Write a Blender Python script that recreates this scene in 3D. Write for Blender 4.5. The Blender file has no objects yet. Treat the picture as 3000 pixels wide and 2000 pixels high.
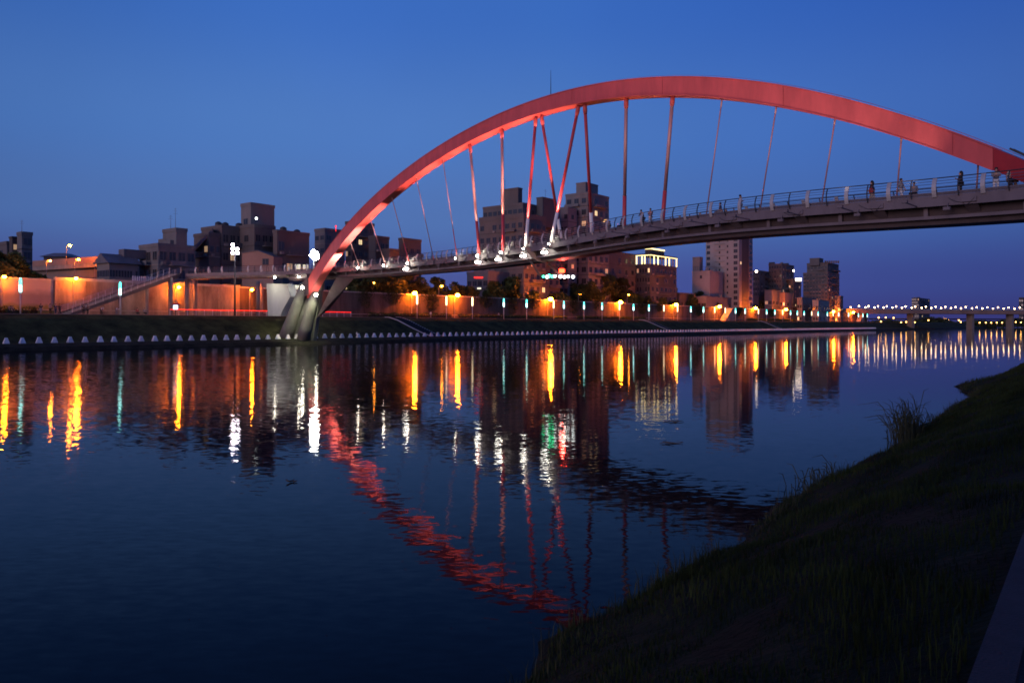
import bpy, math, random
import numpy as np
from mathutils import Vector, Matrix

random.seed(11)
rng = np.random.default_rng(11)
sc = bpy.context.scene
col = sc.collection
R = math.radians

# ------------------------------------------------------------------ camera
CAM_Z = 3.6                       # eye height above the river surface (metres)
FPX, HORY, CX = 2300.0, 950.0, 1500.0
cd = bpy.data.cameras.new('camera')
cam = bpy.data.objects.new('camera', cd)
col.objects.link(cam)
cam.location = (0, 0, CAM_Z)
cam.rotation_euler = (R(90), 0, 0)
cd.sensor_width = 36
cd.lens = FPX / 3000 * 36
cd.shift_y = -50 / 3000
cd.clip_start = 0.1
cd.clip_end = 20000
sc.camera = cam

# ------------------------------------------------------------------ sky
SUN_DIR = Vector((-0.60, -0.79, 0.12)).normalized()     # towards the afterglow, low behind the camera
world = bpy.data.worlds.new('World')
sc.world = world
world.use_nodes = True
wn, wl = world.node_tree.nodes, world.node_tree.links
bg = wn['Background']
sky = wn.new('ShaderNodeTexSky')
sky.sky_type = 'NISHITA'
sky.sun_disc = False
sky.sun_elevation = R(-2.0)
sky.sun_rotation = math.atan2(SUN_DIR.x, SUN_DIR.y)
sky.ozone_density = 4
tc = wn.new('ShaderNodeTexCoord')
sep = wn.new('ShaderNodeSeparateXYZ')
wl.new(tc.outputs['Generated'], sep.inputs[0])
ramp = wn.new('ShaderNodeValToRGB')
ramp.color_ramp.interpolation = 'EASE'
els = ramp.color_ramp.elements
stops = [(0.0, (.068, .062, .240)), (0.05, (.074, .100, .335)), (0.13, (.088, .185, .48)),
         (0.23, (.080, .205, .56)), (0.38, (.046, .155, .54)), (1.0, (.010, .040, .20))]
els[0].position, els[0].color = stops[0][0], (*stops[0][1], 1)
els[1].position, els[1].color = stops[-1][0], (*stops[-1][1], 1)
for p, c in stops[1:-1]:
    e = els.new(p)
    e.color = (*c, 1)
wl.new(sep.outputs['Z'], ramp.inputs[0])
azi_in = wn.new('ShaderNodeMapRange')           # compass variation: brightest slightly left of the view axis
azi_in.inputs['From Min'].default_value = -1
azi_in.inputs['From Max'].default_value = 1
wl.new(sep.outputs['X'], azi_in.inputs[0])
azi = wn.new('ShaderNodeValToRGB')
azi.color_ramp.interpolation = 'B_SPLINE'
ae = azi.color_ramp.elements
ae[0].position, ae[0].color = 0.0, (.70, .70, .74, 1)
ae[1].position, ae[1].color = 1.0, (.50, .52, .62, 1)
for p, v in ((.22, (.80, .82, .84)), (.36, (1.02, 1.02, 1.0)), (.50, (1.06, 1.06, 1.04)), (.62, (.78, .85, .95)), (.76, (.58, .66, .83))):
    q = ae.new(p)
    q.color = (*v, 1)
wl.new(azi_in.outputs[0], azi.inputs[0])
thin = wn.new('ShaderNodeTexNoise')              # faint unevenness of the evening sky
thin.inputs['Scale'].default_value = 2.2
thin.inputs['Detail'].default_value = 5
wl.new(tc.outputs['Generated'], thin.inputs['Vector'])
thin_r = wn.new('ShaderNodeMapRange')
thin_r.inputs['From Min'].default_value = .3
thin_r.inputs['From Max'].default_value = .7
thin_r.inputs['To Min'].default_value = .95
thin_r.inputs['To Max'].default_value = 1.05
wl.new(thin.outputs['Fac'], thin_r.inputs[0])
mul = wn.new('ShaderNodeMix')
mul.data_type = 'RGBA'
mul.blend_type = 'MULTIPLY'
mul.inputs['Factor'].default_value = 1
wl.new(ramp.outputs[0], mul.inputs['A'])
wl.new(azi.outputs[0], mul.inputs['B'])
mix = wn.new('ShaderNodeMix')
mix.data_type = 'RGBA'
mix.blend_type = 'ADD'
mix.inputs['Factor'].default_value = 0.05
mul2 = wn.new('ShaderNodeMix')
mul2.data_type = 'RGBA'
mul2.blend_type = 'MULTIPLY'
mul2.inputs['Factor'].default_value = 1
wl.new(mul.outputs['Result'], mul2.inputs['A'])
wl.new(thin_r.outputs[0], mul2.inputs['B'])
wl.new(mul2.outputs['Result'], mix.inputs['A'])
wl.new(sky.outputs[0], mix.inputs['B'])
wl.new(mix.outputs['Result'], bg.inputs['Color'])
bg.inputs['Strength'].default_value = 0.93

# ------------------------------------------------------------------ afterglow (the one sun lamp)
sd = bpy.data.lights.new('afterglow_sun', 'SUN')
sd.energy = 1.2
sd.angle = R(30)
sd.color = (1.0, 0.68, 0.68)
so = bpy.data.objects.new('afterglow_sun', sd)
col.objects.link(so)
so.rotation_euler = SUN_DIR.to_track_quat('Z', 'Y').to_euler()

# ------------------------------------------------------------------ exposure
vs = sc.view_settings
vs.view_transform = 'Standard'
vs.look = 'None'
vs.exposure = 0
vs.gamma = 1
sc.render.engine = 'CYCLES'
cy = sc.cycles
cy.use_denoising = True
cy.max_bounces = 6
cy.diffuse_bounces = 2
cy.glossy_bounces = 3
cy.transmission_bounces = 2
cy.caustics_reflective = False
cy.caustics_refractive = False
cy.sample_clamp_indirect = 140
cy.filter_width = 1.7

# ================================================================== helpers
def P(px, py, D):
    """world point at depth D that stands at photograph pixel (px, py)"""
    return Vector(((px - CX) / FPX * D, D, CAM_Z + (HORY - py) / FPX * D))

W0 = Vector((-63.7, 104.5))
BD = Vector((.616, .788))         # along the far bank
BN = Vector((-.788, .616))        # away from the river

def B(t, n, z=0.0):
    q = W0 + BD * t + BN * n
    return Vector((q.x, q.y, z))

def bank_t(px, n):
    u = (px - CX) / FPX
    q = W0 + BN * n
    return (u * q.y - q.x) / (BD.x - u * BD.y)

PROM_Z, WALL_N, WALL_TOP = 5.15, 32.0, 11.3
BANK_YAW = math.atan2(BD.y, BD.x)

def root_loc(o):
    v = Vector((0, 0, 0))
    while o is not None:
        v += o.location
        o = o.parent
    return v

class MB:
    def __init__(s):
        s.v, s.f, s.mi = [], [], []
        s.cur = 0
    def quad(s, *pts):
        i = len(s.v)
        s.v += [tuple(p) for p in pts]
        s.f.append(tuple(range(i, i + len(pts))))
        s.mi.append(s.cur)
    def hexa(s, a, b):
        """a, b: four bottom and four top points in the same winding"""
        i = len(s.v)
        s.v += [tuple(p) for p in a] + [tuple(p) for p in b]
        n = len(a)
        s.f.append(tuple(range(i + n - 1, i - 1, -1)))
        s.f.append(tuple(range(i + n, i + 2 * n)))
        for k in range(n):
            k2 = (k + 1) % n
            s.f.append((i + k, i + k2, i + n + k2, i + n + k))
        s.mi += [s.cur] * (n + 2)
    def box(s, x0, x1, y0, y1, z0, z1):
        s.hexa([(x0, y0, z0), (x1, y0, z0), (x1, y1, z0), (x0, y1, z0)],
               [(x0, y0, z1), (x1, y0, z1), (x1, y1, z1), (x0, y1, z1)])
    def obox(s, c, ux, uy, z0, z1, x0, x1, y0, y1):
        """box in a frame (c, ux, uy) in plan"""
        def q(a, b, z): return (c[0] + ux[0] * a + uy[0] * b, c[1] + ux[1] * a + uy[1] * b, z)
        s.hexa([q(x0, y0, z0), q(x1, y0, z0), q(x1, y1, z0), q(x0, y1, z0)],
               [q(x0, y0, z1), q(x1, y0, z1), q(x1, y1, z1), q(x0, y1, z1)])
    def bar(s, a, b, w, h=None, up=(0, 0, 1)):
        h = h or w
        a, b = Vector(a), Vector(b)
        t = (b - a).normalized()
        x = t.cross(Vector(up))
        if x.length < 1e-4:
            x = t.cross(Vector((1, 0, 0)))
        x.normalize()
        y = x.cross(t)
        def ring(p): return [p - x * w / 2 - y * h / 2, p + x * w / 2 - y * h / 2, p + x * w / 2 + y * h / 2, p - x * w / 2 + y * h / 2]
        s.hexa(ring(a), ring(b))
    def tube(s, pts, rad, n=6, cap=True):
        pts = [Vector(p) for p in pts]
        if not hasattr(rad, '__len__'):
            rad = [rad] * len(pts)
        base = len(s.v)
        px = None
        for i, p in enumerate(pts):
            t = (pts[min(i + 1, len(pts) - 1)] - pts[max(i - 1, 0)]).normalized()
            if px is None:
                px = t.cross(Vector((0, 0, 1)))
                if px.length < 1e-3:
                    px = t.cross(Vector((1, 0, 0)))
            px = (px - t * px.dot(t)).normalized()
            py = t.cross(px)
            for k in range(n):
                a = 2 * math.pi * k / n
                s.v.append(tuple(p + (px * math.cos(a) + py * math.sin(a)) * rad[i]))
        for i in range(len(pts) - 1):
            for k in range(n):
                k2 = (k + 1) % n
                s.f.append((base + i * n + k, base + i * n + k2, base + (i + 1) * n + k2, base + (i + 1) * n + k))
                s.mi.append(s.cur)
        if cap:
            s.f.append(tuple(base + k for k in range(n - 1, -1, -1)))
            s.f.append(tuple(base + (len(pts) - 1) * n + k for k in range(n)))
            s.mi += [s.cur] * 2
    def sweep(s, rings, closed=True, caps=True):
        base = len(s.v)
        n = len(rings[0])
        for r in rings:
            s.v += [tuple(p) for p in r]
        for i in range(len(rings) - 1):
            for k in range(n if closed else n - 1):
                k2 = (k + 1) % n
                s.f.append((base + i * n + k, base + i * n + k2, base + (i + 1) * n + k2, base + (i + 1) * n + k))
                s.mi.append(s.cur)
        if caps and closed:
            s.f.append(tuple(base + k for k in range(n - 1, -1, -1)))
            s.f.append(tuple(base + (len(rings) - 1) * n + k for k in range(n)))
            s.mi += [s.cur] * 2
    def ball(s, c, r, seg=10, rings=6, sz=1.0):
        c = Vector(c)
        rr = []
        for i in range(1, rings):
            a = math.pi * i / rings
            rr.append([c + Vector((r * math.sin(a) * math.cos(2 * math.pi * k / seg), r * math.sin(a) * math.sin(2 * math.pi * k / seg), r * sz * math.cos(a))) for k in range(seg)])
        b = len(s.v)
        s.v.append(tuple(c + Vector((0, 0, r * sz))))
        for q in rr:
            s.v += [tuple(p) for p in q]
        s.v.append(tuple(c - Vector((0, 0, r * sz))))
        e = len(s.v) - 1
        for k in range(seg):
            k2 = (k + 1) % seg
            s.f.append((b, b + 1 + k, b + 1 + k2))
            s.f.append((e, b + 1 + (rings - 2) * seg + k2, b + 1 + (rings - 2) * seg + k))
            s.mi += [s.cur] * 2
            for i in range(rings - 2):
                s.f.append((b + 1 + i * seg + k, b + 1 + (i + 1) * seg + k, b + 1 + (i + 1) * seg + k2, b + 1 + i * seg + k2))
                s.mi.append(s.cur)
    def mesh(s, name, mats, off=(0, 0, 0), smooth=False):
        me = bpy.data.meshes.new(name)
        o = Vector(off)
        me.from_pydata([(v[0] - o.x, v[1] - o.y, v[2] - o.z) for v in s.v], [], s.f)
        if not isinstance(mats, (list, tuple)):
            mats = [mats]
        for m in mats:
            me.materials.append(m)
        if len(mats) > 1:
            me.polygons.foreach_set('material_index', s.mi)
        if smooth:
            me.polygons.foreach_set('use_smooth', [True] * len(me.polygons))
        me.update()
        return me
    def build(s, name, mats, parent=None, smooth=False):
        """vertices are world coordinates; the object hangs under parent"""
        me = s.mesh(name, mats, root_loc(parent) if parent else (0, 0, 0), smooth)
        return link(name, me, parent)

def link(name, me, parent=None, loc=(0, 0, 0), rz=0.0, scale=1.0):
    o = bpy.data.objects.new(name, me)
    col.objects.link(o)
    o.location = loc
    if rz:
        o.rotation_euler = (0, 0, rz)
    if scale != 1.0:
        o.scale = (scale, scale, scale) if not hasattr(scale, '__len__') else scale
    if parent:
        o.parent = parent
    return o

def tag(o, label=None, cat=None, group=None, kind=None):
    if label: o['label'] = label
    if cat: o['category'] = cat
    if group: o['group'] = group
    if kind: o['kind'] = kind
    return o

def thing(name, label, cat, loc=(0, 0, 0), group=None, rz=0.0):
    o = bpy.data.objects.new(name, None)
    col.objects.link(o)
    o.location = loc
    o.rotation_euler = (0, 0, rz)
    o.empty_display_size = 0.3
    return tag(o, label, cat, group)

def copy_tree(o, parent=None):
    c = o.copy()
    col.objects.link(c)
    c.parent = parent
    for ch in list(o.children):
        copy_tree(ch, c)
    return c

ORD = ['first', 'second', 'third', 'fourth', 'fifth', 'sixth', 'seventh', 'eighth', 'ninth', 'tenth', 'eleventh', 'twelfth',
       'thirteenth', 'fourteenth', 'fifteenth', 'sixteenth', 'seventeenth', 'eighteenth', 'nineteenth']
def ordinal(i):
    if i < 19: return ORD[i]
    tens = ['', '', 'twent', 'thirt', 'fort', 'fift', 'sixt', 'sevent', 'eight', 'ninet'][(i + 1) // 10]
    r = (i + 1) % 10
    return tens + 'ieth' if r == 0 else tens + 'y-' + ORD[r - 1]

# ------------------------------------------------------------------ materials
def mat(name, c, rough=0.75, metal=0.0, var=0.25, scale=1.5, detail=6, bump=0.0, bscale=None, c2=None, stretch=None, spec=0.4):
    m = bpy.data.materials.new(name)
    m.use_nodes = True
    n, l = m.node_tree.nodes, m.node_tree.links
    b = n['Principled BSDF']
    b.inputs['Roughness'].default_value = rough
    b.inputs['Metallic'].default_value = metal
    b.inputs['Specular IOR Level'].default_value = spec
    g = n.new('ShaderNodeNewGeometry')
    src = g.outputs['Position']
    if stretch:
        mp = n.new('ShaderNodeMapping')
        mp.inputs['Scale'].default_value = stretch
        l.new(src, mp.inputs[0])
        src = mp.outputs[0]
    nz = n.new('ShaderNodeTexNoise')
    nz.inputs['Scale'].default_value = scale
    nz.inputs['Detail'].default_value = detail
    nz.inputs['Roughness'].default_value = 0.65
    l.new(src, nz.inputs['Vector'])
    rp = n.new('ShaderNodeValToRGB')
    lo = [max(0, x * (1 - var)) for x in c]
    hi = [min(1, x * (1 + var)) for x in (c2 or c)]
    rp.color_ramp.elements[0].position = .32
    rp.color_ramp.elements[1].position = .68
    rp.color_ramp.elements[0].color = (*lo, 1)
    rp.color_ramp.elements[1].color = (*hi, 1)
    l.new(nz.outputs['Fac'], rp.inputs[0])
    l.new(rp.outputs[0], b.inputs['Base Color'])
    if bump:
        nb = n.new('ShaderNodeTexNoise')
        nb.inputs['Scale'].default_value = bscale or scale * 6
        nb.inputs['Detail'].default_value = 4
        l.new(src, nb.inputs['Vector'])
        bp = n.new('ShaderNodeBump')
        bp.inputs['Strength'].default_value = bump
        bp.inputs['Distance'].default_value = 0.05
        l.new(nb.outputs['Fac'], bp.inputs['Height'])
        l.new(bp.outputs[0], b.inputs['Normal'])
    return m

def emit(name, c, s):
    m = bpy.data.materials.new(name)
    m.use_nodes = True
    b = m.node_tree.nodes['Principled BSDF']
    b.inputs['Base Color'].default_value = (*[min(1, x) for x in c], 1)
    b.inputs['Emission Color'].default_value = (*c, 1)
    b.inputs['Emission Strength'].default_value = s
    return m

M = {}
M['arch'] = mat('arch_red_paint', (.62, .096, .090), .48, var=.16, scale=.7, detail=9, spec=.4, stretch=(1, 1, .3))
M['seam'] = mat('arch_seam_paint', (.40, .05, .05), .6, var=.3, scale=2)
M['arch_unlit'] = mat('arch_end_unlit_red', (.36, .02, .022), .4, var=.15, scale=.8)  # darker red stands in for the missing light on the arch end
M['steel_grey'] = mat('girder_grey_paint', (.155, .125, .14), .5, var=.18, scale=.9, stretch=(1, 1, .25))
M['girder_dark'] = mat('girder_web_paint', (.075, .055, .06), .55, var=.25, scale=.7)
M['deck'] = mat('deck_boards', (.22, .17, .13), .8, var=.3, scale=3)
M['stainless'] = mat('stainless_steel', (.42, .41, .40), .32, metal=.85, var=.08, scale=4)
M['plate'] = mat('post_plate_steel', (.50, .47, .46), .45, metal=.3, var=.1, scale=4)
M['rod_red'] = mat('hanger_red_paint', (.50, .05, .06), .35, var=.1, scale=2)
M['rod_lit_steel'] = mat('hanger_lit_steel', (.52, .26, .25), .4, metal=.1, var=.08, scale=2)  # steel tinted pink to stand in for the red light on it
M['rod_white'] = mat('hanger_white_sleeve', (.75, .73, .70), .4, var=.08, scale=2)
M['concrete'] = mat('concrete', (.24, .21, .185), .85, var=.3, scale=.6, bump=.4, bscale=6, stretch=(1, 1, .4))
M['leg'] = mat('leg_concrete', (.16, .15, .14), .75, var=.3, scale=.5, bump=.3, bscale=5, stretch=(1, 1, .35))
M['pier'] = mat('pale_pier_concrete', (.50, .50, .46), .8, var=.15, scale=.5, stretch=(1, 1, .3))
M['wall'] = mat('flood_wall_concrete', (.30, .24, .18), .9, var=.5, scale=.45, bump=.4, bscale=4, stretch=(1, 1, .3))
M['wall_dim'] = mat('flood_wall_dim_concrete', (.105, .076, .058), .9, var=.6, scale=.4, bump=.4, bscale=4, stretch=(1, 1, .22))  # base darkened for the unlit stretch of wall; the blotches are stains
M['coping'] = mat('wall_coping', (.42, .37, .32), .85, var=.2, scale=1)
M['promenade'] = mat('promenade_paving', (.26, .22, .19), .85, var=.2, scale=.8)
M['kerb'] = mat('kerb_stone', (.42, .38, .36), .8, var=.15, scale=1)
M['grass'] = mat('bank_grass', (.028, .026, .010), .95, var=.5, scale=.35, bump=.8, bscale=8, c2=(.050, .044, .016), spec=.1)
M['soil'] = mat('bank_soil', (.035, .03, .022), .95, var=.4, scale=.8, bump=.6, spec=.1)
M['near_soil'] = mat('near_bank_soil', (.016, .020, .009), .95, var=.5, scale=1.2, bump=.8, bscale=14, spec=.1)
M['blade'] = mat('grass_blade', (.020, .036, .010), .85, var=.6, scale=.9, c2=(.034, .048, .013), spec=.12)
M['reed'] = mat('reed_stem', (.05, .055, .02), .8, var=.4, scale=3)
M['ground'] = mat('city_ground', (.10, .09, .08), .9, var=.3, scale=.1)
M['asphalt'] = mat('footpath_asphalt', (.04, .036, .038), .85, var=.25, scale=4, bump=.5, bscale=60)
M['bollard'] = mat('bollard_white_paint', (.82, .74, .76), .6, var=.3, scale=.9)
M['pole'] = mat('galvanised_pole', (.48, .44, .42), .5, metal=.3, var=.1, scale=3)
M['dark_metal'] = mat('dark_metal', (.05, .05, .055), .5, metal=.3, var=.2, scale=4)
M['bark'] = mat('bark', (.10, .075, .055), .95, var=.4, scale=5, bump=.5)
M['leaf'] = mat('leaf', (.045, .06, .018), .8, var=.5, scale=.5, c2=(.07, .085, .025), spec=.2)
M['leaf2'] = mat('leaf_dark', (.030, .042, .016), .8, var=.5, scale=.5, c2=(.05, .06, .02), spec=.2)
M['hedge'] = mat('hedge_leaf', (.06, .075, .02), .85, var=.5, scale=1.2, spec=.2)
M['glass'] = mat('window_glass', (.035, .04, .05), .12, var=.3, scale=.3, spec=.7)
M['frame'] = mat('window_frame', (.13, .115, .11), .6, var=.1)
M['frame_dark'] = mat('window_frame_dark', (.10, .09, .09), .6, var=.1)
M['screen'] = emit('screen_light', (.75, .85, 1.0), 3.0)
def bmat(nm, c, var=.2): return mat(nm, c, .9, var=var, scale=.12, detail=8, stretch=(1, 1, .5), spec=.2)
M['b_brown'] = bmat('tile_brown', (0.126, 0.112, 0.111))
M['b_grey'] = bmat('render_grey', (0.170, 0.165, 0.169))
M['b_pale'] = bmat('render_pale', (0.258, 0.249, 0.250))
M['b_dark'] = bmat('tile_dark', (0.086, 0.078, 0.079))
M['b_tan'] = bmat('render_tan', (0.198, 0.178, 0.168))
M['b_pink'] = bmat('render_pink', (0.309, 0.203, 0.161))
M['b_band'] = bmat('band_pale', (0.258, 0.226, 0.216))
M['b_blue'] = bmat('tile_slate', (0.094, 0.094, 0.101))
M['roof'] = mat('sheet_roof', (.13, .12, .13), .6, var=.2, scale=.5)
M['win_warm'] = emit('lit_window_warm', (1.0, .72, .36), 1.0)
M['win_white'] = emit('lit_window_white', (1.0, .92, .66), 1.1)
M['win_dim'] = emit('lit_window_dim', (1.0, .62, .32), .35)
M['sodium'] = emit('sodium_lamp', (1.0, .17, .005), 1000)
M['sodium_far'] = emit('sodium_lamp_far', (1.0, .17, .005), 850)
M['sodium_small'] = emit('sodium_lamp_small', (1.0, .30, .02), 85)
M['halogen'] = emit('floodlight_white', (1.0, .92, .74), 70)
M['halogen_soft'] = emit('floodlight_soft', (1.0, .96, .86), 22)
M['mast_lamp'] = emit('mast_lamp', (1.0, .86, .98), 60)
M['glare'] = emit('mast_glare_lamp', (1.0, .98, .88), 130)
M['teal'] = emit('column_teal', (.10, .95, .80), 3.2)
M['teal_core'] = emit('column_teal_core', (.55, 1.0, .95), 4.5)
M['warmtube'] = emit('column_warm', (1.0, .80, .45), 3.6)
M['redtube'] = emit('fence_red_light', (1.0, .02, .015), 2.6)
M['nav_green'] = emit('nav_green', (.05, 1.0, .42), 9)
M['nav_white'] = emit('nav_white', (.92, 1.0, .96), 9)
M['nav_red'] = emit('nav_red', (1.0, .035, .01), 16)
M['bridge_lamp'] = emit('road_bridge_lamp', (1.0, .62, .30), 30)
M['far_warm'] = emit('far_lamp_warm', (1.0, .45, .10), 16)
M['crown_light'] = emit('roof_crown_light', (1.0, .80, .34), 2.6)
M['roof_sign'] = emit('roof_sign_light', (1.0, .82, .62), 8)
M['skin'] = mat('skin', (.45, .27, .19), .6, var=.08, scale=8)
M['hair'] = mat('hair', (.02, .016, .014), .5, var=.2, scale=20)
def cloth(nm, c): return mat('cloth_' + nm, c, .85, var=.15, scale=9)
CL = {k: cloth(k, c) for k, c in dict(black=(.02, .02, .022), white=(.75, .73, .70), grey=(.25, .24, .25), red=(.45, .05, .04),
      pink=(.55, .28, .27), navy=(.03, .04, .09), beige=(.42, .34, .26), brown=(.16, .09, .06), blue=(.08, .15, .35)).items()}

# river surface: slopes taken from noise, so the ripples stay crisp at any distance
def water_material():
    m = bpy.data.materials.new('river_water')
    m.use_nodes = True
    n, l = m.node_tree.nodes, m.node_tree.links
    b = n['Principled BSDF']
    b.inputs['Base Color'].default_value = (.002, .003, .006, 1)
    b.inputs['Roughness'].default_value = 0.035
    b.inputs['IOR'].default_value = 1.11
    b.inputs['Specular Tint'].default_value = (.66, .78, 1.0, 1)
    g = n.new('ShaderNodeNewGeometry')
    sp = n.new('ShaderNodeSeparateXYZ')
    l.new(g.outputs['Position'], sp.inputs[0])
    total = None
    for sx, sy, amp, det, rot in ((.12, .30, .012, 2, .25), (.60, 1.5, .028, 3, -.15), (3.2, 7.5, .105, 3, .1)):
        mp = n.new('ShaderNodeMapping')
        mp.inputs['Scale'].default_value = (sx, sy, 1)
        mp.inputs['Rotation'].default_value = (0, 0, rot)
        l.new(g.outputs['Position'], mp.inputs[0])
        t = n.new('ShaderNodeTexNoise')
        t.inputs['Scale'].default_value = 1.0
        t.inputs['Detail'].default_value = det
        l.new(mp.outputs[0], t.inputs['Vector'])
        sub = n.new('ShaderNodeVectorMath')
        sub.operation = 'SUBTRACT'
        sub.inputs[1].default_value = (.5, .5, .5)
        l.new(t.outputs['Color'], sub.inputs[0])
        sc_ = n.new('ShaderNodeVectorMath')
        sc_.operation = 'MULTIPLY'
        sc_.inputs[1].default_value = (amp * (.62 if sx > 1 else .5), amp, 0)
        l.new(sub.outputs[0], sc_.inputs[0])
        if total is None:
            total = sc_.outputs[0]
        else:
            ad = n.new('ShaderNodeVectorMath')
            ad.operation = 'ADD'
            l.new(total, ad.inputs[0])
            l.new(sc_.outputs[0], ad.inputs[1])
            total = ad.outputs[0]
    # breeze patches: livelier upstream on the left, sheltered towards the right
    mr = n.new('ShaderNodeMapRange')
    mr.interpolation_type = 'SMOOTHSTEP'
    mr.inputs['From Min'].default_value = -60
    mr.inputs['From Max'].default_value = 60
    mr.inputs['To Min'].default_value = 2.0
    mr.inputs['To Max'].default_value = .42
    l.new(sp.outputs['X'], mr.inputs[0])
    pt = n.new('ShaderNodeTexNoise')
    pt.inputs['Scale'].default_value = .045
    pt.inputs['Detail'].default_value = 3
    l.new(g.outputs['Position'], pt.inputs['Vector'])
    pm = n.new('ShaderNodeMapRange')
    pm.inputs['From Min'].default_value = .3
    pm.inputs['From Max'].default_value = .7
    pm.inputs['To Min'].default_value = .6
    pm.inputs['To Max'].default_value = 1.35
    l.new(pt.outputs['Fac'], pm.inputs[0])
    dt = n.new('ShaderNodeVectorMath')
    dt.operation = 'DOT_PRODUCT'
    dt.inputs[1].default_value = (-.8, .6, 0)
    l.new(g.outputs['Position'], dt.inputs[0])
    md = n.new('ShaderNodeMapRange')
    md.interpolation_type = 'SMOOTHSTEP'
    md.inputs['From Min'].default_value = 6
    md.inputs['From Max'].default_value = 75
    md.inputs['To Min'].default_value = .62
    md.inputs['To Max'].default_value = 1.25
    l.new(dt.outputs['Value'], md.inputs[0])
    m0 = n.new('ShaderNodeMath')
    m0.operation = 'MULTIPLY'
    l.new(mr.outputs[0], m0.inputs[0])
    l.new(md.outputs[0], m0.inputs[1])
    mm = n.new('ShaderNodeMath')
    mm.operation = 'MULTIPLY'
    l.new(m0.outputs[0], mm.inputs[0])
    l.new(pm.outputs[0], mm.inputs[1])
    s2 = n.new('ShaderNodeVectorMath')
    s2.operation = 'SCALE'
    l.new(total, s2.inputs[0])
    l.new(mm.outputs[0], s2.inputs['Scale'])
    a2 = n.new('ShaderNodeVectorMath')
    a2.operation = 'ADD'
    a2.inputs[1].default_value = (0, 0, 1)
    l.new(s2.outputs[0], a2.inputs[0])
    nn = n.new('ShaderNodeVectorMath')
    nn.operation = 'NORMALIZE'
    l.new(a2.outputs[0], nn.inputs[0])
    l.new(nn.outputs[0], b.inputs['Normal'])
    return m
M['water'] = water_material()

# ================================================================== the setting
mb = MB()
mb.quad((-1200, -150, 0), (2400, -150, 0), (2400, 2400, 0), (-1200, 2400, 0))
tag(mb.build('river', M['water']), kind='structure')

# far embankment: profile (n, z) swept along the bank
def sweep_bank(name, prof, mtl, t0=-120, t1=1000, step=20, wob=0.0):
    m_ = MB()
    ts = np.arange(t0, t1 + .1, step)
    rings = [[B(t, n + (wob * math.sin(t * .21 + n) if i < 3 else 0), z) for i, (n, z) in enumerate(prof)] for t in ts]
    m_.sweep(rings, closed=False)
    return tag(m_.build(name, mtl), kind='structure')
sweep_bank('embankment_toe', [(-6, -2.5), (1.2, -.4), (2.1, .55), (3.2, .96)], M['soil'], step=4, wob=.25)
sweep_bank('bollard_shelf', [(3.2, .96), (3.3, 1.0), (5.4, 1.04)], M['grass'])
sweep_bank('embankment_slope', [(5.4, 1.04), (7, 1.55), (10, 2.95), (13, 4.45), (15.0, 5.10), (16.0, 5.16)], M['grass'], step=6)
sweep_bank('promenade', [(16.0, 5.0), (16.0, 5.22), (16.25, 5.22), (16.25, PROM_Z), (33, PROM_Z)], M['promenade'])
mb = MB()
a, b_ = B(-200, 33, PROM_Z), B(1150, 33, PROM_Z)
mb.quad(a, b_, B(1150, 1500, PROM_Z), B(-200, 1500, PROM_Z))
tag(mb.build('city_ground', M['ground']), kind='structure')

# near bank
NS = Vector((.94, 10.3))                    # a point of the near shoreline
ND = Vector((.60, .80)).normalized()
NM = Vector((ND.y, -ND.x))                  # away from the river
SHT = [-20, -2.6, -.75, 1.8, 2.9, 4.3, 6.4, 8.2, 9.4, 11.4, 14.4, 17, 21.8, 26, 32, 36.5, 40, 43, 46, 52, 81, 120, 1000]
SHM = [.8, .53, .25, .30, .2, .42, .15, -.02, .1, .25, .45, .45, .2, .16, .1, .0, -.9, -1.5, -.6, -.4, -.5, -.3, 0]
def shore(t):
    return float(np.interp(t, SHT, SHM)) + .30 + .07 * math.sin(t * .93) + .06 * math.sin(t * 2.3 + 1) + .04 * math.sin(t * 5.1)
def near_z(m, t):
    z = np.interp(m, [-3, -.6, 0, .35, 1.5, 3.4, 5.0, 6], [-1.1, -.25, .02, .22, .72, 1.48, 2.0, 2.04])
    return z + .07 * math.sin(t * 1.3 + m * 1.1) * math.sin(m * .9 + t * .4) + .04 * math.sin(t * 3.1 + m * 2.7)
def NP(t, m, dz=0.0):
    mm = m + shore(t) * max(0, 1 - max(m, 0) / 4.5)
    q = NS + ND * t + NM * mm
    return Vector((q.x, q.y, near_z(m, t) + dz))
mb = MB()
ts = list(np.arange(-14, 60, .5)) + list(np.arange(60, 260, 4)) + [260, 400, 700, 1000]
ms = [-3, -1, -.6, -.3, 0, .3, .7, 1.2, 1.8, 2.5, 3.2, 4.0, 5.0]
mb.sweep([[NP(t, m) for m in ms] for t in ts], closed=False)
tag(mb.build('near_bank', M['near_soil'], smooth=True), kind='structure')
mb = MB()
def path_pt(t, m, z):
    q = NS + ND * t + NM * m
    return (q.x, q.y, z)
mb.sweep([[path_pt(t, 4.98, 1.9), path_pt(t, 4.98, 2.10), path_pt(t, 5.14, 2.10), path_pt(t, 5.14, 2.06), path_pt(t, 9, 2.06)] for t in (-16, 0, 20, 60, 300, 1000)], closed=False)
tag(mb.build('riverside_path', M['asphalt']), kind='structure')
mb = MB()
mb.sweep([[path_pt(t, 9, 2.05), path_pt(t, 60, 3.0), path_pt(t, 600, 4)] for t in (-60, 0, 60, 300, 1000)], closed=False)
tag(mb.build('near_ground', M['near_soil']), kind='structure')
nw = thing('near_shade_wall', 'unseen wall added behind the viewer to shade the near bank', 'wall', path_pt(0, 24, 2.1))  # unseen wall added to keep sky light off the near bank
for i in range(-6, 12):
    m_ = MB()
    m_.obox(path_pt(i * 12, 24, 0), ND, NM, 1.5, 10.5, .03, 11.97, 0, .6)
    m_.build('panel', M['concrete'], nw)
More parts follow.
